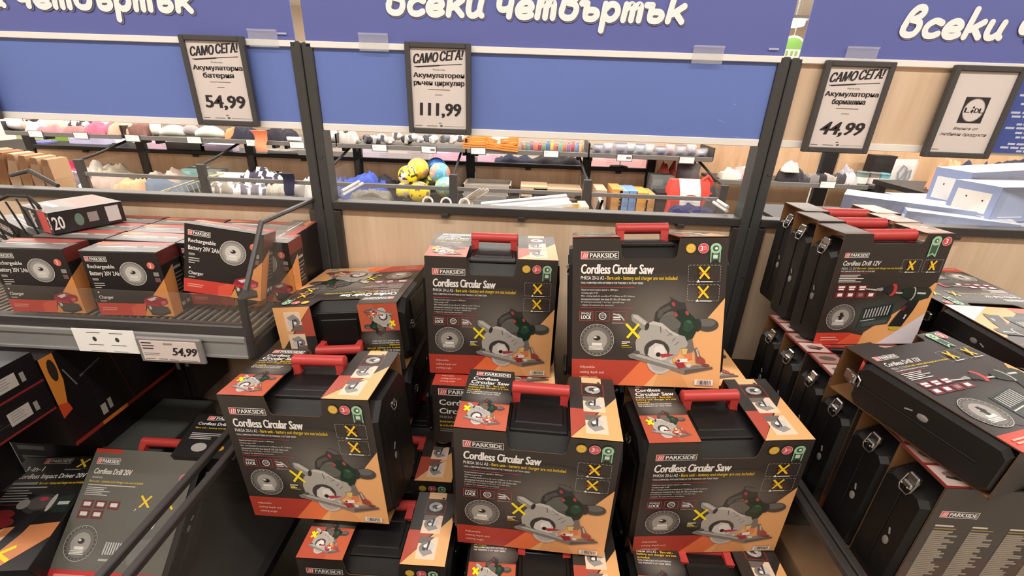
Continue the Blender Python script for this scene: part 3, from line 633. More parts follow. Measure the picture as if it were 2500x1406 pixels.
def sleeve_mesh(w, h, d, a, b, n, fr, fl_, frr, bt, bk, front=BLK, inner=BRN, lip=.005):
    m = MB(); t = .0018
    notch = [(-w/2, 0), (w/2, 0), (w/2, h), (w/2-b, h), (w/2-b-lip, h-n+.006), (w/2-b-lip-.006, h-n), (-w/2+a+lip+.006, h-n), (-w/2+a+lip, h-n+.006), (-w/2+a, h), (-w/2, h)]
    def panel(poly, axis, c, side):
        """outer printed skin at c, inner brown skin at c+side*t"""
        def p3(p, q): return {'y': (p[0], q, p[1]), 'z': (p[0], p[1], q)}[axis]
        tri = tessellate_polygon([[V((p[0], p[1], 0)) for p in poly]]); k = len(poly)
        N = {'y': V((0, -side, 0)), 'z': V((0, 0, -side))}[axis]
        for q, col, nn in ((c, front, N), (c+side*t, inner, -N)):
            vs = [V(p3(p, q)) for p in poly]; fs = []
            for f in tri:
                A, B, D = [vs[i] for i in f]
                fs.append(f if (B-A).cross(D-A).dot(nn) > 0 else (f[0], f[2], f[1]))
            m.cur = col; m.add(vs, fs)
        vs = [p3(p, c) for p in poly]+[p3(p, c+side*t) for p in poly]; m.cur = tuple(.7*a_+.3*b_ for a_, b_ in zip(front, inner))
        m.add(vs, [(i, (i+1) % k, k+(i+1) % k, k+i) for i in range(k)])
    panel(notch, 'y', 0, 1); panel([(-p[0], p[1]) for p in notch] if a == b else notch, 'y', d, -1)
    panel([(-w/2, 0), (w/2, 0), (w/2, d), (-w/2, d)], 'z', 0, 1)
    panel([(-w/2, 0), (-w/2+a, 0), (-w/2+a, d), (-w/2, d)], 'z', h, -1); panel([(w/2-b, 0), (w/2, 0), (w/2, d), (w/2-b, d)], 'z', h, -1)
    fr(Print(m, (-w/2, 0, h), (w, 0, 0), (0, 0, -h)))
    fl_(Print(m, (-w/2, d, h), (a, 0, 0), (0, -d, 0))); frr(Print(m, (w/2-b, d, h), (b, 0, 0), (0, -d, 0)))
    if bt: bt(Print(m, (-w/2, 0, 0), (w, 0, 0), (0, d, 0)))
    if bk: bk(Print(m, (w/2, d, h), (-w, 0, 0), (0, 0, -h)))
    return m
def case_parts(root, w, h, d, over, a, b, n, latches, handle, hx, big=True, drop=.012, gap=.017):
    """moulded black case inside the sleeve: shell, latches, folding handle"""
    m = MB(); g = .0028; c = d*(.17 if big else .10); e = .010
    def ring(x, k, kz=None):
        kz = k if kz is None else kz
        y0, y1, z0, z1 = g+k, d-g-k, g+k*.4, h-gap-kz
        return [(x, y0+c, z0), (x, y1-c, z0), (x, y1, z0+c), (x, y1, z1-c), (x, y1-c, z1), (x, y0+c, z1), (x, y0, z1-c), (x, y0, z0+c)]
    X = w/2+over
    m.loft([ring(-X, .008, drop), ring(-X+e, .001, drop*.75), ring(-X+.045, 0, 0), ring(X-.045, 0, 0), ring(X-e, .001, drop*.75), ring(X, .008, drop)])
    for s in (-1, 1):                                            # seam rib and raised pads on both ends
        m.cbox((s*X-.002, d*.49, .03), (s*X+.0012, d*.51, h-.045), .0006)
        if big: m.cbox((s*X-.003, d*.14, h*.16), (s*X+.0008, d*.44, h*.74), .0007); m.cbox((s*X-.003, d*.56, h*.16), (s*X+.0008, d*.86, h*.74), .0007)
        if big: m.cbox((s*X-.012, d*.2, .004), (s*X-.001, d*.8, .02), .004)
    m.cbox((-w/2+a+.004, d*.14, h-gap-.006), (w/2-b-.004, d*.86, h-gap+.002), .002)      # handle well rim
    m.cbox((-w/2+a+.012, d*.24, h-gap-.003), (w/2-b-.012, d*.72, h-gap+.004), .002)
    sh = m.build('case', M_BLACK, root); fixn(sh)
    for s in (-1, 1):
        m = MB(); m.tube([(s*(X+.0012), d*.34, h*.47), (s*(X+.0012), d*.38, h*.51)], .0015, 6); m.ball((s*(X+.0008), d*.36, h*.41), (.002, .006, .009), seg=10, rings=6); m.build('hinge_mark', M('worn_grey', (128, 124, 120), .35), sh)
    for s, y, z in latches:
        m = MB(); x = s*(X+.0015)
        m.cbox((min(x-s*.012, x-s*.004), y-.010, z-.002), (max(x-s*.012, x-s*.004), y+.010, z+.014), .002)
        m.cbox((min(x-s*.008, x+s*.0015), y-.009, z-.012), (max(x-s*.008, x+s*.0015), y+.009, z-.001), .002)
        m.tube([(x-s*.006, y-.011, z+.008), (x+s*.001, y-.011, z-.014), (x+s*.002, y-.007, z-.021), (x+s*.002, y+.007, z-.021), (x+s*.001, y+.011, z-.014), (x-s*.006, y+.011, z+.008)], .0014, 6)
        for q in (-.006, .006): m.ball((x+s*.0035, y+q, z-.008), .0018, seg=8, rings=5)
        m.build('latch', M_CHROME, root)
    if handle:
        rz, ang, hy = handle                                      # leg height, lean in degrees (back +), depth of the pivot
        H = MB(); x0, x1 = hx; r = .0128 if big else .0148
        H.lathe([(r*.8, x0), (r, x0+.002), (r, x0+.006), (r*.97, x0+.008), (r*.97, x1-.008), (r, x1-.006), (r, x1-.002), (r*.8, x1)], 16, Matrix.Translation((0, 0, rz)) @ Matrix.Rotation(pi/2, 4, 'Y'))
        for x in (x0+.010, x1-.010):
            H.loft([[(x-.0085, -.010, 0), (x+.0085, -.010, 0), (x+.0085, .010, 0), (x-.0085, .010, 0)], [(x-.0075, -.0095, rz*.5), (x+.0075, -.0095, rz*.5), (x+.0075, .0095, rz*.5), (x-.0075, .0095, rz*.5)], [(x-.0095, -.0115, rz), (x+.0095, -.0115, rz), (x+.0095, .0115, rz), (x-.0095, .0115, rz)]])
        T = Matrix.Translation((0, hy, h-gap-.008)) @ Matrix.Rotation(RAD(-ang), 4, 'X')
        o = H.build('handle', M_REDP, root, T); autosmooth(fixn(o), 40)
        dbox('pivot', M_BLACK, (x0+.012, -.006, -.006), (x1-.012, .006, .004), o, .002)
saw = thing('saw_carton', 'x', 'boxed tool', pose(0, 0, -5), 'boxed circular saws')
m = sleeve_mesh(TW, TH, TD, TA, TB, TN, saw_front, saw_flap_left, saw_flap_right, saw_bottom, None)
sl = m.build('sleeve', CARD, saw)
HX = (-TW/2+TA+.001, TW/2-TB-.001)
case_parts(saw, TW, TH, TD, .008, TA, TB, TN, [(s, TD*.5, TH*.80) for s in (-1, 1)], (.038, 9, TD*.60), HX)
SAWN = 0
def place_saw(label, T, lean=None):
    global SAWN
    if SAWN == 0: r = saw; r.matrix_world = T; r['label'] = label
    else: r = dup(saw, T, label)
    SAWN += 1
    if lean is not None:
        for c in kids(r):
            if c.name.startswith('handle'): c.matrix_local = Matrix.Translation((0, TD*.62, TH-.016)) @ Matrix.Rotation(RAD(-lean), 4, 'X')
    return r
place_saw('boxed circular saw standing upright in front of the oak panel, middle of the back', pose(.5338, -.3229, .8201, 0, 0, 1.34))
place_saw('boxed circular saw leaning back on top of the right hand carton, whole front visible', pose(.8813, -.478, .920, -13.6, -4.34, -4.41))
place_saw('boxed circular saw lying on its back with its lettering upside down, handle toward the viewer', pose(.149, -.008, .9776, -85.59, 5.27, 180.68))
place_saw('boxed circular saw in front of the upside down one, black case side showing', pose(.1913, -.6148, .6208, -1.5, -3.51, -3.12))
place_saw('frontmost middle boxed circular saw, its top flaps and red handle seen from above', pose(.6502, -.643, .6053, 1.75, -.13, -2.78))
place_saw('boxed circular saw on the right beside the drill cases, under the leaning one', pose(1.0265, -.6162, .594, 2.23, -2.66, 3.31))
place_saw('boxed circular saw lying flat between the upright ones, its red band and bottom lettering showing', pose(.548, -.372, .815, -90, 0, 0), 84)
place_saw('boxed circular saw low in the second row, only its photo strip and medals peeking out', pose(.300, -.475, .279, 0, 0, 0), 84)
place_saw('boxed circular saw cut off at the bottom edge below the black sided one', pose(.322, -.690, .279, 0, 0, 0), 84)
place_saw('boxed circular saw cut off at the bottom edge under the frontmost middle one', pose(.680, -.748, .279, 0, 0, 0), 20)
place_saw('boxed circular saw cut off at the bottom edge under the right hand one', pose(1.028, -.752, .276, 0, 0, 0), 84)
place_saw('boxed circular saw lying under the upside down one, almost hidden', pose(.155, -.004, .800, -90, 0, 180), 84)
for x, y, lb in ((.30, -.285, 'behind the photo strip one'), (.672, -.555, 'second from the front in the centre'), (.672, -.36, 'rearmost in the centre'), (1.028, -.558, 'second from the front at the right'), (1.028, -.365, 'rearmost at the right')):
    place_saw('boxed circular saw standing in the bottom layer, %s' % lb, pose(x, y, .279), 84)
place_saw('boxed circular saw lying behind the leaning one, hidden by it', pose(1.03, -.355, .845, -90, 0, 0), 84)

# ------------------------------------------------------------------ drill cases in the right bay
DW, DH, DD, DA, DB, DN = .2434, .2683, .094, .0625, .0600, .022
def drill_art(P, q):
    def poly(pts, c): P.poly([q(*p) for p in pts], c)
    def ell(x, y, rx, ry, c, n=16): poly([(x+rx*cos(2*pi*k/n), y+ry*sin(2*pi*k/n)) for k in range(n)], c)
    poly([(0, 28), (90, 36), (140, 30), (150, 42), (92, 48), (0, 36)], rgb(200, 196, 192)); poly([(90, 28), (140, 22), (140, 54), (90, 46)], rgb(150, 146, 142)); poly([(140, 22), (200, 10), (215, 70), (150, 62)], rgb(38, 36, 36))
    ell(222, 42, 34, 50, rgb(200, 62, 58)); ell(206, 42, 24, 42, rgb(46, 42, 42)); poly([(255, 58), (340, 64), (340, 78), (255, 72)], rgb(176, 172, 168))
    poly([(310, 40), (380, 24), (520, 30), (545, 60), (535, 110), (470, 132), (395, 130), (340, 112), (310, 90)], rgb(30, 44, 36)); ell(392, 76, 26, 56, rgb(190, 186, 180)); ell(384, 76, 24, 52, rgb(30, 40, 34)); P_r = [(430, 62), (500, 66), (500, 80), (430, 76)]; poly(P_r, rgb(206, 206, 200))
    poly([(390, 128), (470, 130), (452, 210), (420, 300), (400, 356), (290, 352), (312, 290), (350, 205)], rgb(38, 36, 36)); poly([(352, 190), (382, 170), (376, 214), (352, 222)], rgb(120, 44, 44)); ell(345, 372, 42, 18, rgb(200, 176, 60)); poly([(396, 250), (410, 252), (402, 290), (390, 288)], rgb(220, 216, 210))
def drill_front(P, name='Cordless Drill 12V'):
    a = DW/DH
    P.poly([(0, .885), (.45, .885), (.30, 1), (0, 1)], rgb(206, 66, 50)); P.poly([(.36, .885), (.46, .885), (.52, 1), (.22, 1)], rgb(232, 96, 62)); P.glow(.55, .72, .40, .20, rgb(78, 84, 78), BLK)
    P.poly([(.98, .42), (1, .42), (1, .80), (.72, 1), (.44, 1), (.46, .885), (.80, .62)], rgb(236, 172, 110)); P.poly([(1, .70), (1, 1), (.62, 1)], rgb(222, 214, 220))
    logo(P, .05, .155, .27, .197, .003); P.text(name, .055, .225, .40, .265, WHT, .03, .006)
    P.text('PBSA 12 D3', .055, .280, .19, .302, rgb(190, 186, 180), .01); P.text('Bare unit - battery and charger are not included', .20, .280, .62, .302, YEL, .02); P.text('TOOL COMPATIBLE WITH BATTERIES IN THE "X 12V TEAM" SERIES', .055, .310, .37, .322, WHT, .01)
    P.rect(.055, .333, .31, .337, rgb(170, 56, 62)); P.bars(.06, .345, .33, .42, 5, rgb(214, 208, 202), .45, 7)
    for k in range(3): P.rect(.065+k*.098, .435, .155+k*.098, .49, MRN); P.rect(.08+k*.098, .447, .14+k*.098, .462, WHT); P.rect(.085+k*.098, .468, .135+k*.098, .482, WHT)
    for k in range(4): P.rect(.065+k*.098, .50, .155+k*.098, .555, MRN); P.rect(.09+k*.098, .512, .135+k*.098, .54, WHT if k != 2 else rgb(150, 120, 118))
    badge(P, .185, .735, .13, a); P.rect(.17, .69, .20, .76, rgb(40, 36, 34))
    P.poly([(.38, .645), (.665, .595), (.675, .74), (.66, .80), (.37, .84)], rgb(50, 62, 58)); P.poly([(.39, .655), (.655, .61), (.66, .725), (.39, .76)], rgb(30, 38, 36))
    for k in range(9): P.line(.41+k*.027, .745-k*.004, .413+k*.027, .662-k*.005, .003, rgb(176, 178, 174)); P.n -= 1
    P.line(.39, .772, .52, .752, .002, rgb(200, 200, 196)); P.poly([(.42, .79), (.64, .755), (.65, .79), (.42, .825)], rgb(70, 84, 80))
    drill_art(P, lambda x, y: (.335+x*.00118, .435+y*.00110))
    P.bars(.05, .925, .28, .97, 2, rgb(240, 170, 150), .5, 3)
    medals(P, .80, .055, .036, a, 0, False) if False else None
    P.ell(.935, .06, .042, .042*a, WHT, 18); P.ell(.935, .06, .039, .039*a, PNK, 18); P.text('3', .918, .038, .945, .08, WHT, .03)
    c, cv, r = .84, .055, .04
    P.poly([(c-r, cv), (c+r, cv), (c+r*.95, cv+.14), (c, cv+.115), (c-r*.95, cv+.14)], rgb(150, 200, 160)); P.poly([(c-r*.75, cv), (c+r*.75, cv), (c+r*.7, cv+.12), (c, cv+.10), (c-r*.7, cv+.12)], rgb(64, 86, 72)); P.ell(c, cv, r*1.1, r*1.1*a, rgb(160, 206, 164), 18); P.ell(c, cv, r*.5, r*.5*a, rgb(70, 92, 74), 12); P.ell(c+.004, cv, r*.22, r*.22*a, WHT, 8)
    for u0, u1 in ((.60, .775), (.80, .97)): xbox(P, u0, .215, u1, .322, a)
def drill_flap_left(P): P.rect(0, 0, 1, 1, rgb(92, 82, 76))
def drill_flap_right(P):
    P.rect(0, 0, 1, 1, rgb(206, 178, 158)); P.poly([(.1, 0), (1, 0), (1, .6)], rgb(176, 146, 128)); P.ell(.72, .45, .16, .22, rgb(150, 140, 134), 14); P.ell(.66, .40, .1, .1, rgb(226, 214, 206), 10); P.rect(0, .93, 1, 1, rgb(120, 90, 78))
def drill_flap_photo(P):
    P.rect(0, 0, 1, 1, rgb(122, 38, 36)); P.rect(.08, .04, .94, .46, rgb(150, 122, 112)); P.rect(.08, .52, .94, .95, rgb(186, 164, 156)); P.ell(.5, .25, .3, .1, rgb(90, 70, 66), 12); P.poly([(.25, .78), (.5, .62), (.85, .74), (.6, .86)], rgb(52, 42, 42)); P.ell(.45, .70, .2, .06, rgb(120, 96, 88), 10)
def drill_back(P):
    P.rect(0, 0, 1, 1, rgb(56, 48, 42)); P.poly([(0, .62), (1, .5), (1, 1), (0, 1)], rgb(72, 50, 42)); logo(P, .055, .175, .29, .225, .003)
    R = random.Random(9)
    for c in range(4):
        u = .06+c*.235; P.rect(u, .285, u+R.uniform(.09, .15), .298, rgb(206, 196, 180)); P.rect(u, .31, u+.14, .32, rgb(140, 120, 70) if c < 3 else rgb(150, 70, 50))
        for j in range(28): P.rect(u, .332+j*.0168, u+R.uniform(.10, .185), .332+j*.0168+.0145, rgb(146, 136, 122)); P.n -= 1
        P.n += 1
    P.poly([(0, .86), (1, .83), (1, 1), (0, 1)], rgb(116, 62, 48)); P.poly([(.5, .9), (1, .88), (1, 1), (.4, 1)], rgb(160, 110, 78))
def make_drill(front, lf, rf, back, label):
    t = thing('drill_carton', label, 'boxed tool', pose(0, 0, -5), 'boxed cordless drills')
    m = sleeve_mesh(DW, DH, DD, DA, DB, DN, front, lf, rf, None, back, lip=.003); m.build('sleeve', CARD, t)
    case_parts(t, DW, DH, DD, .009, DA, DB, DN, [(s, DD*.46, DH-.034) for s in (-1, 1)], (.022, 4, DD*.34), (-DW/2+DA+.001, DW/2-DB-.001), False, .022, .026)
    return t
drill = make_drill(drill_front, drill_flap_left, drill_flap_right, None, 'upright boxed drill with its whole front showing, nearest of the three on top')
drill.matrix_world = pose(1.421, -.338, .973, -1.4, -1.4, 4.2)
dup(drill, pose(1.418, -.241, .973, -1.0, -.6, 3.0), 'middle one of the three upright boxed drills on top of the right pile')
dup(drill, pose(1.432, -.145, .973, 0, 0, 2.0), 'rearmost upright boxed drill, against the oak panel in the right bay')
dup(drill, pose(1.423, -.753, 1.066, -87.7, -.6, 18.4), 'boxed drill lying flat at the right, its lettering running up to the right', skip=())
dup(drill, pose(1.728, -.032, 1.066, -90, 0, 180), 'boxed drill lying at the back right with its handle notch toward the viewer')
dup(drill, pose(1.722, -.304, 1.068, -90, 0, 178), 'boxed drill lying at the right edge, pale and orange corner showing beside the upright one')
low = make_drill(drill_back, drill_flap_photo, drill_flap_photo, drill_back, 'boxed drill turned back to front at the bottom right, columns of small type on it')
for c in kids(low):
    if c.name.startswith('handle'): c.matrix_local = Matrix.Translation((0, DD*.4, DH-.012)) @ Matrix.Rotation(RAD(-86), 4, 'X')
low.matrix_world = pose(1.383, -.770, .703, 0, 0, 0)
for k, lab in enumerate(('second boxed drill from the front in the lower right row, worn case end showing', 'third boxed drill from the front in the lower right row, under the one lying flat', 'fourth boxed drill from the front in the lower right row, latch glinting', 'fifth boxed drill from the front in the lower right row, latch glinting by the post', 'last boxed drill in the lower right row, below the upright three')):
    dup(low, pose(1.383+(.004, -.003, .002, 0, .004)[k], -.674-k*-.0955, .703, 0, 0, (1, 0, -1, 1, 0)[k]), lab)
for y, lb in ((-.46, 'nearer'), (-.20, 'farther')): dup(low, pose(1.668, y, .703), 'boxed drill standing under the %s of the two lying at the right edge' % lb)

t = thing('cardboard_carton', 'plain brown cardboard carton under the lower row of drills, beside the dark divider', 'carton', pose(1.40, -.845, .332))
dbox('body', M_KRAFT, (-.145, 0, 0), (.145, .36, .20), t, .002); dbox('top_flap', M_KRAFT, (-.145, 0, .20), (-.002, .36, .204), t); dbox('top_flap', M_KRAFT, (.002, 0, .20), (.145, .36, .204), t)

# ------------------------------------------------------------------ plain printed cartons
def carton(name, label, cat, T, w, h, d, front=None, top=None, right=None, left=None, base=rgb(34, 29, 29), group=None, mat=None, flapcol=None):
    """cuboid with local origin bottom centre of the front; body plus a glued top flap"""
    t = thing(name, label, cat, T, group); m = MB(); m.cur = base; m.cbox((-w/2, 0, 0), (w/2, d, h-.0012), .0012)
    if front: front(Print(m, (-w/2, 0, h), (w, 0, 0), (0, 0, -h)))
    if right: right(Print(m, (w/2, 0, h), (0, d, 0), (0, 0, -h)))
    if left: left(Print(m, (-w/2, d, h), (0, -d, 0), (0, 0, -h)))
    m.build('body', mat or CARD, t)
    m = MB(); m.cur = flapcol or base; m.cbox((-w/2, 0, h-.0012), (w/2, d, h), .0004)
    if top: top(Print(m, (-w/2, d, h), (w, 0, 0), (0, -d, 0)))
    m.build('top_flap', mat or CARD, t)
    return t
KW, KH, KD = .183, .172, .072
def bat_front(P):
    a = KW/KH; K = rgb(30, 25, 27)
    P.poly([(0, .80), (.60, .80), (.52, 1), (0, 1)], rgb(206, 66, 56)); P.poly([(.44, .86), (.56, .80), (.66, .80), (.60, 1), (.44, 1)], rgb(226, 90, 66)); P.poly([(1, .40), (1, 1), (.60, 1), (.68, .80)], rgb(226, 150, 84))
    logo(P, .05, .08, .33, .155, .006); P.text('Rechargeable', .055, .20, .40, .275, WHT, .04); P.text('Battery 20V 2Ah', .055, .30, .44, .385, WHT, .04)
    P.bars(.06, .41, .19, .46, 1, rgb(150, 144, 140), .7, 1); P.bars(.06, .48, .20, .58, 3, rgb(206, 200, 194), .4, 2); P.ell(.075, .63, .012, .012*a, WHT, 10)
    P.text('Charger', .06, .68, .25, .745, WHT, .04); P.bars(.06, .755, .19, .79, 1, rgb(150, 144, 140), .6, 3); P.bars(.05, .87, .36, .93, 2, rgb(240, 160, 140), .5, 4)
    badge(P, .62, .33, .165, a, 46); P.ell(.88, .20, .05, .05*a, rgb(226, 112, 92), 16); P.text('3', .86, .165, .885, .235, WHT, .03)
    P.rect(.885, .30, .955, .36, rgb(150, 146, 142)); P.rect(.885, .385, .955, .45, rgb(120, 90, 88))
    q = lambda x, y: (.62+x*.34, .66+y*.30)
    def poly(pts, c): P.poly([q(*p) for p in pts], c)
    poly([(.10, .62), (.45, .50), (.95, .62), (1.0, .85), (.6, 1.02), (.2, .95)], rgb(74, 68, 64)); poly([(.2, .95), (.6, 1.02), (1, .85), (1, .95), (.6, 1.12), (.22, 1.05)], rgb(46, 42, 40)); P.ell(*q(.24, .68), .02, .03, rgb(206, 200, 190), 10)
    poly([(.02, .45), (.12, .18), (.55, .0), (1.0, .18), (.98, .42), (.62, .62), (.3, .60)], rgb(150, 34, 48)); poly([(.22, .22), (.55, .08), (.70, .14), (.36, .32)], rgb(220, 206, 204)); poly([(.58, .12), (.68, .15), (.60, .19), (.52, .15)], rgb(40, 34, 36))
    for k in range(4): poly([(.06+k*.14, .40+k*.03), (.15+k*.14, .40+k*.03), (.19+k*.14, .52+k*.02), (.10+k*.14, .52+k*.02)], rgb(200, 52, 66))
    poly([(.72, .34), (.9, .28), (.94, .40), (.76, .52)], rgb(214, 90, 104))
def bat_top(P):  # grey field painted lighter to stand for highlights on the glossy tops
    P.poly([(0, 0), (1, 0), (.95, .36), (.1, .36)], rgb(172, 84, 74)); P.rect(0, .36, 1, 1, rgb(120, 113, 109)); P.poly([(0, .12), (.35, .12), (.2, .36), (0, .36)], rgb(226, 140, 100))
    P.rect(.1, .5, .62, .56, rgb(226, 220, 216)); P.rect(.70, .46, .9, .52, rgb(206, 200, 196)); P.rect(.12, .66, .5, .70, rgb(180, 174, 170))
def bat_right(P):
    P.rect(0, 0, 1, .20, rgb(104, 42, 38)); P.poly([(0, .40), (.55, .25), (.42, 1), (0, 1)], rgb(216, 140, 80)); P.rect(.45, .3, .9, .34, rgb(160, 150, 140)); P.bars(.5, .40, .92, .75, 6, rgb(120, 112, 104), .4, 2); P.rect(.48, .86, .66, .92, rgb(206, 200, 196)); P.rect(.72, .86, .9, .92, rgb(206, 200, 196))
def bat_left(P): P.rect(.3, .12, .7, .3, rgb(120, 34, 40)); P.bars(.2, .4, .8, .8, 6, rgb(120, 114, 110), .3, 4)
K0 = carton('battery_carton', 'black battery carton in the front row behind the clear lip, left of the tilted one', 'carton', pose(-.362, -.320, .942, 0, 0, 3.5), KW, KH, KD, bat_front, bat_top, bat_right, bat_left, group='battery cartons on the wire shelf')
def bat(lab, *a): return dup(K0, pose(*a), lab)
bat('black battery carton in the front row, partly cut off by the left picture edge', -.588, -.325, .942, 0, 0, 2.5)
bat('black battery carton raised above the front row and tilted, leaning toward the clear side pane', -.150, -.292, .995, -9, 9.0, 6)
c = carton('battery_carton', 'black battery carton lying crosswise on top of the others at the back left', 'carton', pose(-.665, -.205, 1.119, 0, 0, -24), .155, .056, .16, None, None, None, group='battery cartons on the wire shelf')
m = MB(); P = Print(m, (-.0775, 0, .056), (.155, 0, 0), (0, 0, -.056)); P.rect(.62, 0, .90, 1, rgb(206, 60, 56)); P.text('3', .92, .2, .98, .8, WHT, .03); P.line(.36, .1, .40, .9, .012, WHT); P.bars(.32, .2, .48, .8, 3, rgb(190, 184, 178), .4, 2)
P = Print(m, (.0775, 0, .056), (0, .16, 0), (0, 0, -.056)); P.text('20', .02, .2, .16, .8, WHT, .04); P.ell(.36, .5, .06, .3, rgb(96, 120, 104), 12); P.rect(.48, .25, .62, .7, rgb(140, 132, 128)); P.rect(.74, .12, .93, .86, rgb(196, 190, 186))
P = Print(m, (-.0775, .16, .056), (.155, 0, 0), (0, -.16, 0)); P.rect(0, 0, 1, 1, rgb(120, 108, 102)); P.poly([(.1, .0), (.9, .2), (.9, .55), (.2, .5)], rgb(196, 96, 82)); P.rect(.15, .7, .6, .78, rgb(226, 220, 214)); m.build('print', CARD, c)
bat('black battery carton standing askew at the far left edge, white type running down it', -.785, -.215, .955, -10, 20, -12)
for r, y in enumerate((-.240, -.165, -.090)):
    for k, x in enumerate((-.560, -.372, -.184)):
        if r == 2 and k == 0: pass
        bat('%s battery carton of the %s row behind the front ones, glossy top' % (('left', 'middle', 'right')[k], ('second', 'third', 'last')[r]), x+.004*r, y, .942, 0, 0, (1.5, -1, .8)[(r+k) % 3])
bat('battery carton turned sideways behind the clear pane next to the post, nearer the viewer', -.092, -.085, .942, 0, 0, -90)
for k, y in enumerate((-.02,)): pass
c = bat('battery carton standing upright behind the clear side pane below the tilted one', -.098, -.205, .942, 0, 0, 0)

# ------------------------------------------------------------------ the lower left bin
def driver_front(P):
    K = rgb(30, 27, 27); logo(P, .28, .02, .62, .075, .004, .003); P.text('3-in-1', .12, .10, .34, .15, WHT, .04); P.text('Cordless Impact Driver 20V', .10, .175, .92, .235, WHT, .04)
    P.rect(.10, .255, .40, .28, rgb(150, 144, 140)); P.text('Bare unit - battery and charger are not included', .42, .255, .96, .285, YEL, .02); P.rect(.10, .30, .55, .312, rgb(170, 164, 158)); P.bars(.10, .33, .5, .45, 5, rgb(160, 154, 148), .4, 3); P.rect(.08, .46, .42, .465, rgb(150, 40, 48))
    P.dash(.60, .03, .98, .13, .0008, rgb(110, 106, 100)); P.x(.78, .075, .06, .04, YEL, .005); P.rect(.60, .135, .8, .142, rgb(160, 156, 150))
    P.poly([(0, .82), (.42, .66), (.40, 1), (0, 1)], TAN); P.poly([(.42, .66), (1, .62), (1, .74), (.62, 1), (.30, 1)], rgb(206, 132, 84)); P.poly([(.30, .80), (.56, .70), (.50, .86), (.30, .92)], rgb(240, 190, 150))
    P.ell(.62, .46, .2, .09, rgb(62, 58, 56), 20); P.ell(.60, .45, .14, .06, rgb(92, 86, 84), 18); P.ell(.42, .46, .07, .045, rgb(150, 146, 142), 14); P.ell(.74, .45, .03, .08, rgb(190, 186, 180), 14); P.poly([(.60, .52), (.72, .52), (.66, .70), (.56, .84), (.44, .86), (.52, .66)], rgb(36, 34, 36)); P.poly([(.78, .40), (.96, .38), (.98, .54), (.80, .54)], rgb(34, 48, 42)); P.rect(.82, .44, .95, .47, rgb(190, 190, 184))
    for x, y in ((.28, .55), (.22, .64), (.34, .62)): P.ell(x, y, .13, .045, rgb(120, 36, 38), 14)
    P.rect(.58, .40, .66, .43, rgb(206, 62, 86)); P.x(.56, .87, .16, .055, rgb(246, 214, 30), .008)
carton('impact_driver_carton', 'black and orange impact driver carton at the lower left corner, big yellow cross', 'carton', pose(-.600, -.672, .452, -74, 0, 6.0), .205, .285, .10, driver_front, base=rgb(30, 27, 27))
def sheen_front(P):
    a = DW/DH; Bg = rgb(98, 96, 88)  # sleeve ground lightened to grey, the sheen on it painted into the colour
    P.rect(0, 0, 1, 1, Bg); P.rect(0, .0, .26, .035, RED); P.rect(.80, .02, 1, .05, RED); logo(P, .05, .075, .27, .125, .003); P.text('Cordless Drill 20V', .06, .16, .42, .205, WHT, .035, .006); P.rect(.06, .225, .16, .24, rgb(150, 146, 138)); P.text('Bare unit - battery and charger are not included', .05, .255, .56, .275, YEL, .02); P.rect(.05, .288, .50, .296, rgb(200, 196, 190)); P.bars(.05, .31, .32, .38, 5, rgb(206, 202, 196), .4, 7)
    for r in range(2):
        for k in range(3 if r == 0 else 2): P.rect(.06+k*.125, .41+r*.075, .165+k*.125, .475+r*.075, MRN); P.rect(.08+k*.125, .425+r*.075, .145+k*.125, .455+r*.075, rgb(222, 218, 212))
    P.ell(.93, .21, .045, .045*a, WHT, 18); P.ell(.93, .21, .042, .042*a, PNK, 18); P.text('3', .912, .185, .938, .235, WHT, .03)
    for u in (.64, .86): P.x(u, .40, .05, .045, YEL, .005); P.poly([(u-.08, .475), (u-.05, .475), (u-.065, .455)], WHT); P.rect(u-.045, .462, u+.03, .472, rgb(190, 180, 140)); P.frame(u-.1, .33, u+.1, .49, .001, rgb(104, 102, 96))
    badge(P, .19, .73, .14, a)
    for k in range(9): P.line(.42+k*.022, .80, .424+k*.022, .71, .004, rgb(186, 186, 180)); P.n -= 1
    P.rect(.40, .83, .62, .845, rgb(170, 170, 164)); P.poly([(.52, .50), (.62, .44), (.95, .46), (.97, .58), (.86, .62), (.84, .86), (.66, .86), (.72, .62), (.54, .60)], rgb(98, 98, 92)); P.ell(.78, .53, .02, .07, rgb(206, 206, 200), 14); P.poly([(.6, .70), (.85, .66), (.84, .86), (.66, .86)], rgb(112, 111, 106)); P.rect(0, .92, 1, 1, rgb(190, 50, 50)); P.rect(.06, .95, .34, .97, rgb(226, 130, 120))
def grey_flap(P): P.rect(0, 0, 1, 1, RED); P.rect(.2, .3, .7, .5, rgb(226, 120, 100))
g = thing('drill_case', 'drill case with painted grey sheen and a red handle leaning in the lower left bin', 'boxed tool', pose(-.365, -.640, .385, -47.5, 0, 0), 'boxed drills in the lower left bin')
gm = sleeve_mesh(.278, .300, .10, .075, .07, .03, sheen_front, grey_flap, grey_flap, None, None, front=rgb(78, 76, 70), lip=.004); gm.build('sleeve', CARD, g)
case_parts(g, .278, .300, .10, .008, .075, .07, .03, [(1, .05, .26)], (.050, 0, .045), (-.139+.080, .139-.075))
carton('plain_carton', 'dull grey carton lying flat behind the leaning drill case', 'carton', pose(-.455, -.385, .55, -90, 0, 0), .17, .225, .09, lambda P: P.rect(.04, .02, .96, .98, rgb(74, 76, 72)), None, base=rgb(66, 68, 64))
def small_red(P): P.rect(0, 0, 1, 1, rgb(200, 60, 48)); P.rect(.2, .3, .8, .6, rgb(226, 130, 110))
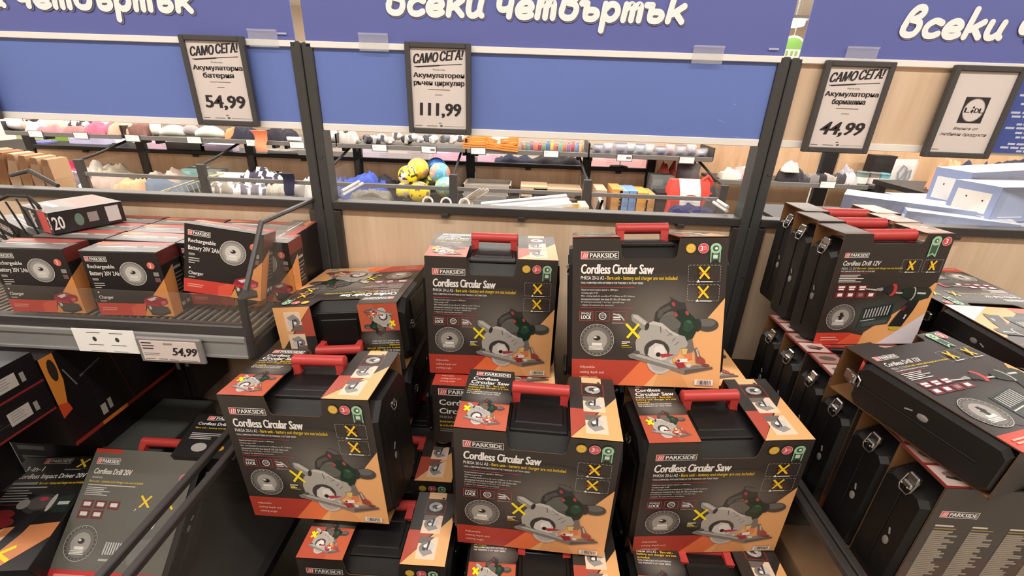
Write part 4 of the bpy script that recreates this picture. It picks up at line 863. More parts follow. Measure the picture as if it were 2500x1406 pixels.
def small_front(P): P.rect(0, 0, 1, 1, rgb(28, 25, 25)); logo(P, .2, .05, .8, .15, .006); P.text('Cordless Drill 20V', .1, .2, .72, .27, WHT, .03); P.text('Bare unit - battery and charger', .1, .32, .7, .36, YEL, .02); P.bars(.1, .46, .7, .62, 4, rgb(200, 196, 190), .4, 2); P.ell(.35, .78, .12, .1, rgb(170, 166, 160), 14); P.ell(.65, .78, .1, .07, rgb(200, 140, 60), 12)
carton('drill_carton_small', 'small black carton with a red end behind the red handle, lower left', 'carton', pose(-.205, -.437, .594, -74, 0, 0), .17, .13, .12, small_front, small_red, base=rgb(28, 25, 25), flapcol=rgb(200, 60, 48))
# tall stack of dark cartons at the far left of the lower bin
DKC = rgb(22, 18, 19)
def dark_front(P): P.rect(0, 0, 1, 1, rgb(24, 20, 21)); P.bars(.05, .2, .4, .8, 5, rgb(120, 116, 112), .4, 3)
def side_big(P):
    P.rect(0, 0, 1, 1, DKC); P.poly([(0, 0), (.075, 0), (.075, .3), (.045, .55), (0, .5)], rgb(206, 128, 52)); P.ell(.045, .16, .022, .12, rgb(46, 36, 34), 12); P.poly([(0, .5), (.05, .53), (.06, .62), (.0, .66)], rgb(196, 70, 40))
    for u in (.2, .32, .45, .58, .7, .82): P.rect(u, .02, u+.004, .9, rgb(40, 36, 36))
    for v in (.3, .55): P.line(.12, v+.08, .75, v-.06, .0016, rgb(40, 36, 36))
    P.line(.16, .36, .30, .30, .005, rgb(96, 92, 90)); P.line(.09, .2, .13, .42, .003, rgb(120, 116, 112)); P.rect(.20, .78, .235, .90, rgb(170, 162, 156)); P.rect(.25, .76, .275, .88, rgb(150, 144, 140)); P.rect(.50, .30, .56, .46, rgb(84, 80, 78)); P.line(.34, .0, .42, .95, .0015, rgb(120, 40, 36))
    P.rect(0, .955, 1, 1, rgb(140, 40, 34)); P.rect(.18, .955, .36, 1, rgb(206, 110, 50))
def side_low(seed):
    def f(P):
        P.rect(0, 0, 1, 1, DKC); P.rect(0, .93, 1, 1, rgb(130, 36, 42)); P.poly([(.3, .5), (.42, .3), (.55, .5)], rgb(60, 54, 54)); P.line(.2, .6, .6, .6, .002, rgb(70, 62, 62))
        for u, h0 in ((.60, .30), (.16, .34)): P.rect(u, h0, u+.20, h0+.42, rgb(184, 176, 170)); P.bars(u+.02, h0+.05, u+.18, h0+.37, 4, rgb(150, 142, 138), .4, seed); P.rect(u+.23, h0+.1, u+.27, h0+.4, rgb(150, 144, 140))
    return f
for xr, yf, z, w_, h_, d_, sd, lab in (
    (-.50, -.463, .637, .28, .255, .44, side_big, 'large dark boxed tool of the far left stack, orange line along its bottom edge'),
    (-.50, -.70, .760, .28, .078, .232, side_low(3), 'flat dark boxed tool with white barcodes at the far left, lower one'),
    (-.50, -.70, .840, .28, .078, .232, side_low(4), 'flat dark boxed tool with white barcodes at the far left, upper one'),
    (-.53, -.375, .332, .28, .302, .36, None, 'dark boxed tool under the large one in the far left stack'),
    (-.665, -.62, .540, .22, .216, .15, None, 'dark boxed tool standing under the two flat ones at the far left')):
    carton('tool_carton', lab, 'carton', pose(xr-w_/2, yf, z), w_, h_, d_, dark_front, None, sd, None, base=DKC, group='dark boxed tools in the lower left bin')
for x, z, h_, lab in ((-.425, .555, .30, 'slim dark carton standing at the back beside the oak panel, pale label on its edge'), (-.455, .555, .27, 'slim dark carton standing at the back beside the large dark boxed tool')):
    c = carton('tool_carton', lab, 'carton', pose(x, -.155, z), .024, h_, .15, lambda P: P.rect(.3, .35, .75, .6, rgb(120, 112, 108)), None, lambda P: P.rect(.1, .3, .2, .55, rgb(96, 90, 88)), None, base=DKC, group='dark boxed tools in the lower left bin')

# ------------------------------------------------------------------ pale blue storage boxes on the rear tray of the right bay
BLU = rgb(150, 164, 198); BLU2 = rgb(176, 188, 212)
def end_label(P): P.rect(0, 0, 1, 1, rgb(146, 160, 196)); P.rect(.12, .22, .86, .80, rgb(232, 228, 222)); P.ell(.36, .40, .02, .03, INK, 8); P.ell(.72, .45, .02, .03, INK, 8); P.rect(.5, .86, .9, .96, rgb(206, 208, 212)); P.rect(.56, .88, .84, .94, rgb(160, 160, 166))
def side_panels(P):
    P.rect(0, 0, 1, 1, rgb(160, 174, 206))
    for k in range(3): P.rect(.08+k*.31, .14, .34+k*.31, .86, rgb(170, 184, 214)); P.rect(.08+k*.31, .84, .34+k*.31, .87, rgb(236, 238, 242))
    P.rect(.03, .9, .14, .97, rgb(220, 222, 228))
def lid_top(P): P.rect(0, 0, 1, 1, rgb(226, 228, 232)); P.rect(.06, .08, .94, .92, rgb(214, 218, 226)); P.rect(.1, .12, .3, .2, rgb(240, 240, 240))
def blue_box(lab, T, w, h, d): return carton('storage_box', lab, 'box', T, w, h, d, side_panels, lid_top, end_label, end_label, base=BLU, group='pale blue storage boxes', flapcol=BLU2)
blue_box('pale blue storage box on top at the right, white square label on its end', pose(2.175, .13, 1.175, 0, 0, 13), .36, .105, .13)
blue_box('pale blue storage box behind the front one, its white label tilted to the left', pose(2.235, .27, 1.185, 0, -3, 10), .40, .125, .12)
blue_box('long pale blue storage box at the left end of the stack, corner pointing left', pose(1.86, .22, 1.104, 0, 0, -36), .36, .094, .13)
blue_box('long pale blue storage box in the middle of the bottom layer with a pale top', pose(1.93, .10, 1.104, 0, 0, -30), .26, .080, .12)
blue_box('pale blue storage box at the bottom right, just above the ledge rail', pose(2.16, .075, 1.104, 0, 0, 3), .36, .068, .18)
blue_box('pale blue storage box at the back of the bottom layer under the tilted one', pose(2.16, .30, 1.104, 0, 0, 2), .40, .082, .17)

# ------------------------------------------------------------------ the far gondola across the aisle
F = thing('far_gondola', 'dark far gondola across the aisle with bins, beam and oak panels', 'shelving', pose(0, 0, 0))
FX = [-4.85, -3.60, -2.40, -1.23, -.02, 1.21]
for k, x in enumerate(FX+[1.88]): dbox('post', M_BLACK2, (x-.045, 3.585, 0), (x+.045, 3.64, .96), F, .004)
for k in range(len(FX)):
    x0 = FX[k]+.05; x1 = (FX[k+1] if k < 5 else 1.88)-.05
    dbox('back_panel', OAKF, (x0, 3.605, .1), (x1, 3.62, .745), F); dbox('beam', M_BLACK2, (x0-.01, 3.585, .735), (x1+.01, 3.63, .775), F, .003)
    dbox('panel_tab', M_BLACK2, ((x0+x1)/2-.03, 3.575, .715), ((x0+x1)/2+.03, 3.59, .737), F, .002)
dbox('bin_floor', M_BLACK2, (-4.9, 2.70, .43), (2.4, 3.60, .46), F); dbox('rear_deck', M_BLACK2, (-6.0, 3.642, .66), (1.90, 4.5, .70), F); dbox('bin_front', M_BLACK2, (-4.9, 2.69, .0), (2.4, 2.71, .46), F)
BX = [(-3.48, -2.40), (-2.32, -1.21), (-1.20, -.10), (-.03, 1.08), (1.17, 2.30)]
for x0, x1 in BX:
    o = dbox('bin_lip', M('far_lip_grey', (104, 100, 96), .4), (x0, 2.735, .640), (x1, 2.76, .675), F, .003)
    dbox('pane', ACRYLIC, (x0, 2.745, .46), (x1, 2.748, .64), o)
for x in (-3.50, -2.36, -1.205, -.065, 1.13, 2.32):
    d = dbox('divider_post', M_RAIL, (x-.035, 2.73, .46), (x+.035, 2.775, .785), F, .004)
    b = MB(); b.tube([(x, 2.76, .775), (x-.01, 2.95, .80), (x-.03, 3.59, .93)], .012, 8); b.build('brace', M_BLACK2, d)
    b = MB(); b.prism([(2.77, .46), (2.77, .76), (3.58, .76), (3.58, .46)], 'x', x-.003, x+.003); b.build('pane', ACRYLIC, d)
# upper shelves
M_FLIP = M('far_rail_grey', (112, 108, 104), .4)
for k, (x0, x1, lab) in enumerate(((-4.60, -3.42, 'far upper shelf with pink and peach cloth'), (-3.38, -2.02, 'far upper shelf with pale slippers'), (-2.0, -1.28, 'far upper shelf with the hanging orange sock'), (-1.27, -.02, 'far upper shelf with the heap of sock packs'), (.0, 1.16, 'far upper shelf with orange crates and coloured jars'), (1.18, 2.34, 'far upper shelf with clear bagged goods'))):
    t = thing('far_shelf', lab, 'shelf', pose(x0, 3.2, .945))
    dbox('deck', M_RAIL, (0, .0, -.02), (x1-x0, .38, .006), t); dbox('price_rail', M_FLIP, (0, -.012, -.028), (x1-x0, .0, .014), t, .003)
    dbox('end_cheek', M_RAIL, (-.014, .0, -.02), (.0, .38, .10), t); dbox('end_cheek', M_RAIL, (x1-x0-.0, .0, -.02), (x1-x0+.012, .38, .10), t)
    dbox('bracket', M_BLACK2, (.04, .3, -.10), (.07, .40, -.02), t); dbox('bracket', M_BLACK2, (x1-x0-.07, .3, -.10), (x1-x0-.04, .40, -.02), t)
for x0, x1 in ((.42, 1.16), (1.22, 2.9)):
    pass
# the taller oak wall section on the right
R_ = thing('oak_wall_unit', 'tall far oak panelled unit on the right behind the right post', 'shelving', pose(0, 0, 0))
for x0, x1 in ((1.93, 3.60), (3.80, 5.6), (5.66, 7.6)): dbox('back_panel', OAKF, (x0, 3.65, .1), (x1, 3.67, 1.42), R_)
dbox('post', M_BLACK2, (3.63, 3.62, 0), (3.77, 3.68, 1.42), R_, .004); dbox('base', M_BLACK2, (1.97, 3.25, 0), (7.6, 3.64, .30), R_)
t = thing('far_shelf', 'lower far shelf on the oak unit with glossy packs and canisters', 'shelf', pose(2.42, 3.2, .745))
dbox('deck', M_RAIL, (0, 0, -.02), (2.4, .42, .006), t); dbox('price_rail', M_FLIP, (0, -.012, -.03), (1.44, 0, .014), t, .003); dbox('bracket', M_BLACK2, (.5, .3, -.12), (.53, .46, -.02), t); dbox('bracket', M_BLACK2, (1.7, .3, -.12), (1.73, .46, -.02), t)
J = thing('far_table', 'dark far table behind the pale blue boxes carrying the navy jackets', 'table', pose(4.0, 2.65, 0)); dbox('tabletop', M_BLACK2, (-.22, -.3, .80), (2.2, .4, .84), J)
for sx in (-.17, 2.15): dbox('leg', M_BLACK2, (sx-.03, -.28, 0), (sx+.03, -.22, .80), J); dbox('leg', M_BLACK2, (sx-.03, .32, 0), (sx+.03, .38, .80), J)
# far price tags
for x, z, lab in ((-4.28, .94, 'under the beige pack'), (-3.82, .94, 'under the dusty red cloth'), (-3.30, .935, 'under the brown cloth'), (-2.68, .94, 'under the grey slipper'), (-2.09, .935, 'left of the hanging orange sock'), (-1.66, .93, 'right beside the near left post'), (-.85, .935, 'under the left of the sock heap'), (-.37, .935, 'right of the sock heap, with a price'), (.11, .94, 'under the orange crates'), (.81, .94, 'under the coloured jars'), (1.51, .93, 'under the left clear bags, with a price'), (2.10, .93, 'under the right clear bags'), (3.47, .752, 'on the right lower shelf below the silver bag')):
    t = thing('price_tag', 'white price tag on the far rail ' + lab, 'price tag', pose(x, 3.185, z-.002))
    dbox('holder', M('tag_holder', (90, 86, 84), .4), (-.075, -.004, -.034), (.075, .002, .032), t); b = MB(); b.cur = rgb(240, 236, 232); b.box((-.068, -.006, -.028), (.068, -.003, .027)); P = Print(b, (-.068, -.006, .027), (.136, 0, 0), (0, 0, -.055))
    P.rect(.08, .25, .3, .32, rgb(190, 184, 180)); P.rect(.08, .45, .36, .5, rgb(190, 184, 180))
    if 'price' in lab: P.rect(.62, .3, .94, .7, rgb(120, 112, 112))
    b.build('face', PAPER, t)
t = thing('chest_freezer', 'bright white chest freezer far behind at the left edge', 'freezer', pose(-7.6, 6.0, 0)); dbox('body', M('freezer_white', (250, 250, 250), .35, 0, .02, 4), (-1.2, -.5, 0), (1.0, .6, .9), t, .02); dbox('lid', M('freezer_lid', (226, 238, 246), .15), (-1.15, -.45, .9), (.95, .55, .94), t, .01)

# ------------------------------------------------------------------ goods on the far gondola
def nz(p, s, sc): return noise.noise(V((p[0]*sc+s*7.3, p[1]*sc-s*3.1, p[2]*sc+s*1.7)))
def lump_mesh(w, d, h, seed, stripe=None, col=(128,)*3, folds=5):
    """crumpled cloth: flat underside, folded top"""
    m = MB(); nx, ny = 22, 10; top = []; R = random.Random(seed); ph = R.uniform(0, 6)
    for j in range(ny+1):
        for i in range(nx+1):
            u = i/nx*2-1; v = j/ny*2-1; r = max(abs(u)**2.6, abs(v)**2.6); e = max(0, 1-(abs(u)**3+abs(v)**3)*.62)
            z = h*(e**.5)*(.74+.30*nz((u*1.6, v*1.3, 0), seed, 1.1)+.10*sin(folds*u+2.2*v+ph)+.34*(.5-abs(nz((u*2.2, v*1.6, 1), seed, 1.5))*1.6))
            top.append((u*w/2*(1+.05*nz((u, v, 3), seed, 2)), v*d/2, max(.004, z) if r < .98 else .002+.1*h*abs(nz((u, v, 2), seed, 3))))
    fs = []
    for j in range(ny):
        for i in range(nx): k = j*(nx+1)+i; fs.append((k, k+1, k+nx+2, k+nx+1))
    c0 = rgb(*col)
    for f in fs:
        c = c0
        if stripe:
            p = top[f[0]]; q = sin(p[0]*70/ (1+w)+p[1]*40+3*nz(p, seed, 14)+seed)
            c = {'stripe': rgb(226, 220, 214) if q > .25 else c0, 'fold': rgb(240, 176, 140) if p[0] < -w*.12 and p[2] > h*.5 else c0}[stripe]
        m.cur = c; m.add([top[i] for i in f], [(0, 1, 2, 3)])
    m.cur = c0; m.box((-w/2*.96, -d/2*.96, 0), (w/2*.96, d/2*.96, .003))
    return m
CLOTH = print_mat('dyed_cloth', .85)
def weld(o):
    b = bmesh.new(); b.from_mesh(o.data); bmesh.ops.remove_doubles(b, verts=b.verts, dist=.0004); b.to_mesh(o.data); b.free(); o.data.polygons.foreach_set('use_smooth', [True]*len(o.data.polygons)); return o
def pouch_mesh(w, d, h, seed, col):
    m = MB(); nx, nzz = 8, 7; R = random.Random(seed); c0 = rgb(*col)
    for s in (-1, 1):
        g = []
        for j in range(nzz+1):
            for i in range(nx+1):
                u = i/nx*2-1; v = j/nzz; b = (1-abs(u)**3)*(max(0, 1-abs(2*v-1)**3)); g.append((u*w/2*(1-.04*sin(pi*v)), s*d*.42*b*(1+.2*nz((u, v, s), seed, 2.5))+.004*s, v*h))
        for j in range(nzz):
            for i in range(nx):
                k = j*(nx+1)+i; f = [g[k], g[k+1], g[k+nx+2], g[k+nx+1]]; m.cur = c0 if 0 < j < nzz-1 else tuple(x*.86 for x in c0); m.add(f if s < 0 else f[::-1], [(0, 1, 2, 3)])
    return m
GOODS = [
    ('pouch', -4.568, 3.3, 0.953, 0.165, 0.16, 0.126, (236, 232, 236), 'white plastic pack at the left end of the upper far shelf', 'pack', 'pouch', None),
    ('pouch', -4.426, 3.27, 0.96, 0.103, 0.1, 0.086, (206, 170, 150), 'beige pack beside the white one on the upper far shelf', 'pack', 'pouch', None),
    ('lump', -4.338, 3.3, 0.961, 0.173, 0.16, 0.11, (214, 200, 198), 'pale grey folded cloth on the upper far shelf beside the beige pack', 'cloth', 'folded_cloth', None),
    ('lump', -4.158, 3.3, 0.963, 0.259, 0.18, 0.075, (206, 120, 124), 'dusty red folded cloth on the upper far shelf', 'cloth', 'folded_cloth', None),
    ('lump', -4.175, 3.36, 1.017, 0.252, 0.16, 0.055, (240, 178, 140), 'peach folded cloth on top of the dusty red one', 'cloth', 'folded_cloth', None),
    ('lump', -3.938, 3.35, 1.018, 0.225, 0.18, 0.063, (60, 52, 56), 'black and white patterned cloth on the upper far shelf', 'cloth', 'folded_cloth', 'stripe'),
    ('lump', -3.902, 3.3, 0.964, 0.258, 0.18, 0.071, (160, 112, 108), 'brownish pink cloth under the patterned one on the upper far shelf', 'cloth', 'folded_cloth', None),
    ('lump', -3.715, 3.3, 0.967, 0.189, 0.18, 0.11, (196, 96, 120), 'rose pink folded cloth at the end of the first upper far shelf', 'cloth', 'folded_cloth', None),
    ('lump', -3.468, 3.3, 0.96, 0.196, 0.18, 0.129, (206, 160, 136), 'peach beige cloth beginning the second upper far shelf', 'cloth', 'folded_cloth', None),
    ('lump', -3.317, 3.32, 0.956, 0.231, 0.18, 0.122, (120, 84, 74), 'brown cloth with a peach fold on the upper far shelf', 'cloth', 'folded_cloth', 'fold'),
    ('pouch', -3.125, 3.3, 0.965, 0.119, 0.12, 0.117, (222, 222, 212), 'narrow white pack between brown cloth and pale shoes', 'pack', 'pouch', None),
    ('shoe', -2.946, 3.3, 0.959, 0.246, 0.2, 0.109, (214, 218, 204), 'pale green grey slipper on the upper far shelf, left one', 'slipper', 'slipper', None),
    ('shoe', -2.806, 3.35, 0.956, 0.162, 0.18, 0.118, (150, 142, 140), 'grey slipper between the two pale ones on the upper far shelf', 'slipper', 'slipper', None),
    ('shoe', -2.582, 3.3, 0.961, 0.253, 0.2, 0.113, (222, 226, 212), 'pale green grey slipper on the upper far shelf, right one', 'slipper', 'slipper', None),
    ('lump', -2.343, 3.3, 0.965, 0.109, 0.14, 0.105, (232, 140, 92), 'orange cloth end beside the navy heap on the upper far shelf', 'cloth', 'folded_cloth', None),
    ('lump', -2.222, 3.32, 0.944, 0.219, 0.2, 0.137, (34, 34, 48), 'navy cloth heap below the sign reading 54,99', 'cloth', 'folded_cloth', None),
    ('sock', -1.996, 3.165, 0.864, 0.139, 0.05, 0.191, (240, 132, 92), 'orange sock hanging over the edge of the upper far shelf', 'sock', 'hanging_sock', None),
    ('lump', -1.877, 3.32, 0.949, 0.281, 0.2, 0.136, (38, 34, 44), 'black pouch heap left of the near post on the upper far shelf', 'pouch', 'folded_cloth', None),
    ('pouch', -1.709, 3.24, 0.959, 0.156, 0.08, 0.039, (232, 228, 222), 'flat white pack lying in front of the black pouches', 'pack', 'pouch', None),
    ('pouch', -1.365, 3.3, 0.958, 0.137, 0.14, 0.108, (246, 240, 230), 'white pack right beside the near post on the upper far shelf', 'pack', 'pouch', None),
    ('lump', -1.205, 3.33, 0.96, 0.174, 0.16, 0.117, (176, 168, 160), 'greige rolled cloth in the sock heap next to the white pack', 'cloth', 'folded_cloth', None),
    ('sockpack', -1.125, 3.306, 0.97, 0.101, 0.1, 0.073, (224, 220, 214), 'GROUP:small banded sock pack heaped under the price 111,99', 'socks', 'sock_pack', None),
    ('sockpack', -1.027, 3.325, 0.963, 0.107, 0.1, 0.088, (46, 44, 50), 'GROUP:small banded sock pack heaped under the price 111,99', 'socks', 'sock_pack', None),
    ('sockpack', -0.97, 3.366, 0.965, 0.131, 0.1, 0.076, (150, 150, 152), 'GROUP:small banded sock pack heaped under the price 111,99', 'socks', 'sock_pack', None),
    ('sockpack', -0.872, 3.338, 0.975, 0.109, 0.1, 0.074, (232, 228, 224), 'GROUP:small banded sock pack heaped under the price 111,99', 'socks', 'sock_pack', None),
    ('sockpack', -0.791, 3.344, 0.969, 0.119, 0.1, 0.072, (196, 190, 184), 'GROUP:small banded sock pack heaped under the price 111,99', 'socks', 'sock_pack', None),
    ('sockpack', -0.736, 3.381, 0.991, 0.103, 0.1, 0.081, (220, 214, 206), 'GROUP:small banded sock pack heaped under the price 111,99', 'socks', 'sock_pack', None),
    ('sockpack', -0.635, 3.374, 0.968, 0.119, 0.1, 0.092, (60, 58, 64), 'GROUP:small banded sock pack heaped under the price 111,99', 'socks', 'sock_pack', None),
    ('sockpack', -0.538, 3.31, 0.987, 0.118, 0.1, 0.079, (208, 208, 206), 'GROUP:small banded sock pack heaped under the price 111,99', 'socks', 'sock_pack', None),
    ('sockpack', -0.497, 3.338, 0.972, 0.1, 0.1, 0.071, (180, 184, 184), 'GROUP:small banded sock pack heaped under the price 111,99', 'socks', 'sock_pack', None),
    ('sockpack', -0.419, 3.39, 0.975, 0.111, 0.1, 0.082, (70, 74, 84), 'GROUP:small banded sock pack heaped under the price 111,99', 'socks', 'sock_pack', None),
    ('sockpack', -0.324, 3.3, 0.978, 0.106, 0.1, 0.084, (214, 216, 218), 'GROUP:small banded sock pack heaped under the price 111,99', 'socks', 'sock_pack', None),
    ('sockpack', -0.21, 3.264, 0.997, 0.126, 0.1, 0.081, (120, 122, 128), 'GROUP:small banded sock pack heaped under the price 111,99', 'socks', 'sock_pack', None),
    ('sockpack', -0.171, 3.296, 0.98, 0.105, 0.1, 0.083, (228, 224, 222), 'GROUP:small banded sock pack heaped under the price 111,99', 'socks', 'sock_pack', None),
    ('sockpack', -0.092, 3.375, 0.991, 0.121, 0.1, 0.071, (196, 200, 202), 'GROUP:small banded sock pack heaped under the price 111,99', 'socks', 'sock_pack', None),
    ('crate', 0.096, 3.3, 0.953, 0.263, 0.2, 0.058, (226, 142, 62), 'orange wooden crate at the bottom left of the crate pile', 'crate', 'wooden_crate', 0),
    ('crate', 0.337, 3.28, 0.952, 0.297, 0.2, 0.061, (226, 142, 62), 'orange wooden crate at the bottom right of the crate pile', 'crate', 'wooden_crate', 4),
    ('crate', 0.078, 3.33, 0.999, 0.211, 0.2, 0.058, (226, 142, 62), 'orange wooden crate on top at the left of the crate pile', 'crate', 'wooden_crate', -3),
    ('crate', 0.276, 3.34, 0.998, 0.219, 0.2, 0.046, (226, 142, 62), 'orange wooden crate tipped in the middle of the crate pile', 'crate', 'wooden_crate', 14),
    ('crate', 0.408, 3.32, 0.997, 0.157, 0.2, 0.069, (226, 142, 62), 'orange wooden crate on top at the right of the crate pile', 'crate', 'wooden_crate', -6),
    ('pouch', 0.311, 3.28, 1.04, 0.167, 0.1, 0.042, (250, 246, 240), 'white paper lying on the orange crates', 'paper', 'pouch', None),
    ('jar', 0.539, 3.353, 0.951, 0.037, 0.05, 0.071, (206, 150, 140), 'GROUP:small coloured craft jar right of the orange crates', 'jar', 'craft_jar', None),
    ('jar', 0.58, 3.282, 0.959, 0.036, 0.05, 0.07, (96, 140, 120), 'GROUP:small coloured craft jar right of the orange crates', 'jar', 'craft_jar', None),
    ('jar', 0.62, 3.377, 0.948, 0.037, 0.05, 0.09, (150, 120, 150), 'GROUP:small coloured craft jar right of the orange crates', 'jar', 'craft_jar', None),
    ('jar', 0.66, 3.321, 0.954, 0.036, 0.05, 0.077, (226, 120, 90), 'GROUP:small coloured craft jar right of the orange crates', 'jar', 'craft_jar', None),
    ('jar', 0.701, 3.342, 0.952, 0.036, 0.05, 0.073, (206, 90, 110), 'GROUP:small coloured craft jar right of the orange crates', 'jar', 'craft_jar', None),
    ('jar', 0.741, 3.309, 0.955, 0.036, 0.05, 0.076, (110, 150, 110), 'GROUP:small coloured craft jar right of the orange crates', 'jar', 'craft_jar', None),
    ('jar', 0.781, 3.324, 0.953, 0.036, 0.05, 0.093, (90, 120, 180), 'GROUP:small coloured craft jar right of the orange crates', 'jar', 'craft_jar', None),
    ('jar', 0.821, 3.318, 0.954, 0.036, 0.05, 0.095, (220, 190, 90), 'GROUP:small coloured craft jar right of the orange crates', 'jar', 'craft_jar', None),
    ('jar', 0.861, 3.313, 0.954, 0.036, 0.05, 0.073, (214, 110, 120), 'GROUP:small coloured craft jar right of the orange crates', 'jar', 'craft_jar', None),
    ('jar', 0.9, 3.284, 0.957, 0.036, 0.05, 0.098, (120, 170, 150), 'GROUP:small coloured craft jar right of the orange crates', 'jar', 'craft_jar', None),
    ('jar', 0.945, 3.358, 0.948, 0.036, 0.05, 0.096, (226, 140, 100), 'GROUP:small coloured craft jar right of the orange crates', 'jar', 'craft_jar', None),
    ('jar', 0.982, 3.309, 0.954, 0.036, 0.05, 0.09, (150, 110, 150), 'GROUP:small coloured craft jar right of the orange crates', 'jar', 'craft_jar', None),
    ('jar', 1.028, 3.378, 0.945, 0.036, 0.05, 0.099, (200, 96, 90), 'GROUP:small coloured craft jar right of the orange crates', 'jar', 'craft_jar', None),
    ('jar', 1.061, 3.301, 0.954, 0.036, 0.05, 0.089, (110, 140, 190), 'GROUP:small coloured craft jar right of the orange crates', 'jar', 'craft_jar', None),
    ('jar', 1.099, 3.286, 0.956, 0.036, 0.05, 0.099, (230, 170, 120), 'GROUP:small coloured craft jar right of the orange crates', 'jar', 'craft_jar', None),
    ('film', 1.266, 3.295, 0.946, 0.102, 0.09, 0.09, (110, 112, 128), 'GROUP:clear bagged grey item on the upper far shelf', 'pack', 'clear_bag', None),
    ('film', 1.365, 3.305, 0.945, 0.097, 0.09, 0.097, (150, 150, 164), 'GROUP:clear bagged grey item on the upper far shelf', 'pack', 'clear_bag', None),
    ('film', 1.489, 3.333, 0.942, 0.136, 0.09, 0.109, (126, 120, 132), 'GROUP:clear bagged grey item on the upper far shelf', 'pack', 'clear_bag', None),
    ('film', 1.594, 3.379, 0.936, 0.128, 0.09, 0.103, (196, 194, 186), 'GROUP:clear bagged grey item on the upper far shelf', 'pack', 'clear_bag', None),
    ('film', 1.676, 3.321, 0.942, 0.114, 0.09, 0.107, (170, 170, 176), 'GROUP:clear bagged grey item on the upper far shelf', 'pack', 'clear_bag', None),
    ('film', 1.763, 3.305, 0.943, 0.096, 0.09, 0.102, (206, 200, 180), 'GROUP:clear bagged grey item on the upper far shelf', 'pack', 'clear_bag', None),
    ('film', 1.886, 3.33, 0.941, 0.13, 0.09, 0.091, (104, 104, 116), 'GROUP:clear bagged grey item on the upper far shelf', 'pack', 'clear_bag', None),
    ('film', 1.961, 3.304, 0.943, 0.096, 0.09, 0.109, (160, 90, 90), 'GROUP:clear bagged grey item on the upper far shelf', 'pack', 'clear_bag', None),
    ('film', 2.083, 3.367, 0.935, 0.104, 0.09, 0.112, (190, 190, 196), 'GROUP:clear bagged grey item on the upper far shelf', 'pack', 'clear_bag', None),
    ('film', 2.184, 3.373, 0.934, 0.101, 0.09, 0.119, (140, 140, 150), 'GROUP:clear bagged grey item on the upper far shelf', 'pack', 'clear_bag', None),
    ('film', 2.274, 3.32, 0.94, 0.117, 0.09, 0.09, (206, 204, 206), 'GROUP:clear bagged grey item on the upper far shelf', 'pack', 'clear_bag', None),
    ('box', -4.876, 4.3, 0.501, 0.456, 0.3, 0.279, (196, 190, 222), 'lilac white carton behind the far beam at the left', 'carton', 'carton', None),
    ('box', -6.596, 5.2, 0.517, 0.398, 0.4, 0.149, (176, 190, 150), 'green and white carton far behind at the left', 'carton', 'carton', 'green'),
    ('box', -5.915, 5.0, 0.586, 0.323, 0.3, 0.1, (120, 160, 60), 'bright green carton far behind the left bins', 'carton', 'carton', None),
    ('box', -5.402, 4.15, 0.493, 0.211, 0.2, 0.158, (110, 110, 170), 'violet blue carton below the far beam at the left', 'carton', 'carton', None),
    ('box', -4.034, 3.95, 0.722, 0.316, 0.2, 0.11, (236, 228, 236), 'white carton right of the dark far post', 'carton', 'carton', None),
    ('lump', -3.99, 3.85, 0.717, 0.291, 0.2, 0.1, (30, 26, 28), 'black cloth draped on the far beam', 'cloth', 'folded_cloth', None),
    ('box', -3.665, 3.95, 0.735, 0.265, 0.2, 0.096, (226, 190, 206), 'pink and white carton on the rear far shelf', 'carton', 'carton', None),
    ('box', -3.115, 3.75, 0.748, 0.423, 0.15, 0.106, (84, 82, 78), 'dark grey carton standing on the far beam', 'carton', 'carton', None),
    ('box', -2.771, 3.8, 0.763, 0.349, 0.16, 0.084, (206, 186, 210), 'lilac carton right of the dark grey one', 'carton', 'carton', None),
    ('pouch', -2.048, 3.7, 0.772, 0.339, 0.15, 0.052, (236, 232, 226), 'white sheet lying on the far beam by the near post', 'paper', 'pouch', None),
    ('box', -1.143, 3.95, 0.711, 0.38, 0.2, 0.154, (216, 204, 214), 'pale lilac carton behind the far beam, left of the folded paper', 'carton', 'carton', None),
    ('box', -0.757, 3.85, 0.721, 0.483, 0.2, 0.115, (200, 188, 186), 'greyish white carton lying tilted behind the far beam', 'carton', 'carton', None),
    ('box', -0.334, 4.05, 0.718, 0.43, 0.2, 0.11, (240, 186, 206), 'pink carton behind the far beam below the crates', 'carton', 'carton', None),
    ('box', 0.137, 4.05, 0.718, 0.266, 0.2, 0.101, (240, 190, 206), 'small pink carton right of the far post', 'carton', 'carton', None),
    ('lump', 0.432, 3.8, 0.738, 0.416, 0.25, 0.113, (30, 28, 50), 'navy cloth heap behind the far beam', 'cloth', 'folded_cloth', None),
    ('lump', 0.898, 3.8, 0.739, 0.606, 0.25, 0.122, (26, 22, 24), 'long black cloth heap behind the far beam', 'cloth', 'folded_cloth', None),
    ('box', 1.439, 3.95, 0.728, 0.357, 0.2, 0.125, (240, 190, 190), 'pink and cream carton under the clear bags, left one', 'carton', 'carton', None),
    ('box', 1.829, 3.95, 0.734, 0.401, 0.2, 0.12, (240, 186, 188), 'pink and cream carton under the clear bags, right one', 'carton', 'carton', None),
    ('lump', 1.545, 3.72, 0.75, 0.184, 0.12, 0.051, (28, 24, 24), 'small black lump on the far beam before the pink cartons', 'cloth', 'folded_cloth', None),
    ('lump', 2.003, 3.5, 0.785, 0.199, 0.16, 0.098, (196, 86, 72), 'brick red folded bag on the far bin near its end', 'cloth', 'folded_cloth', None),
    ('pouch', 2.222, 3.5, 0.786, 0.236, 0.12, 0.081, (120, 112, 110), 'grey flat packs fanned beside the red bag', 'pack', 'pouch', None),
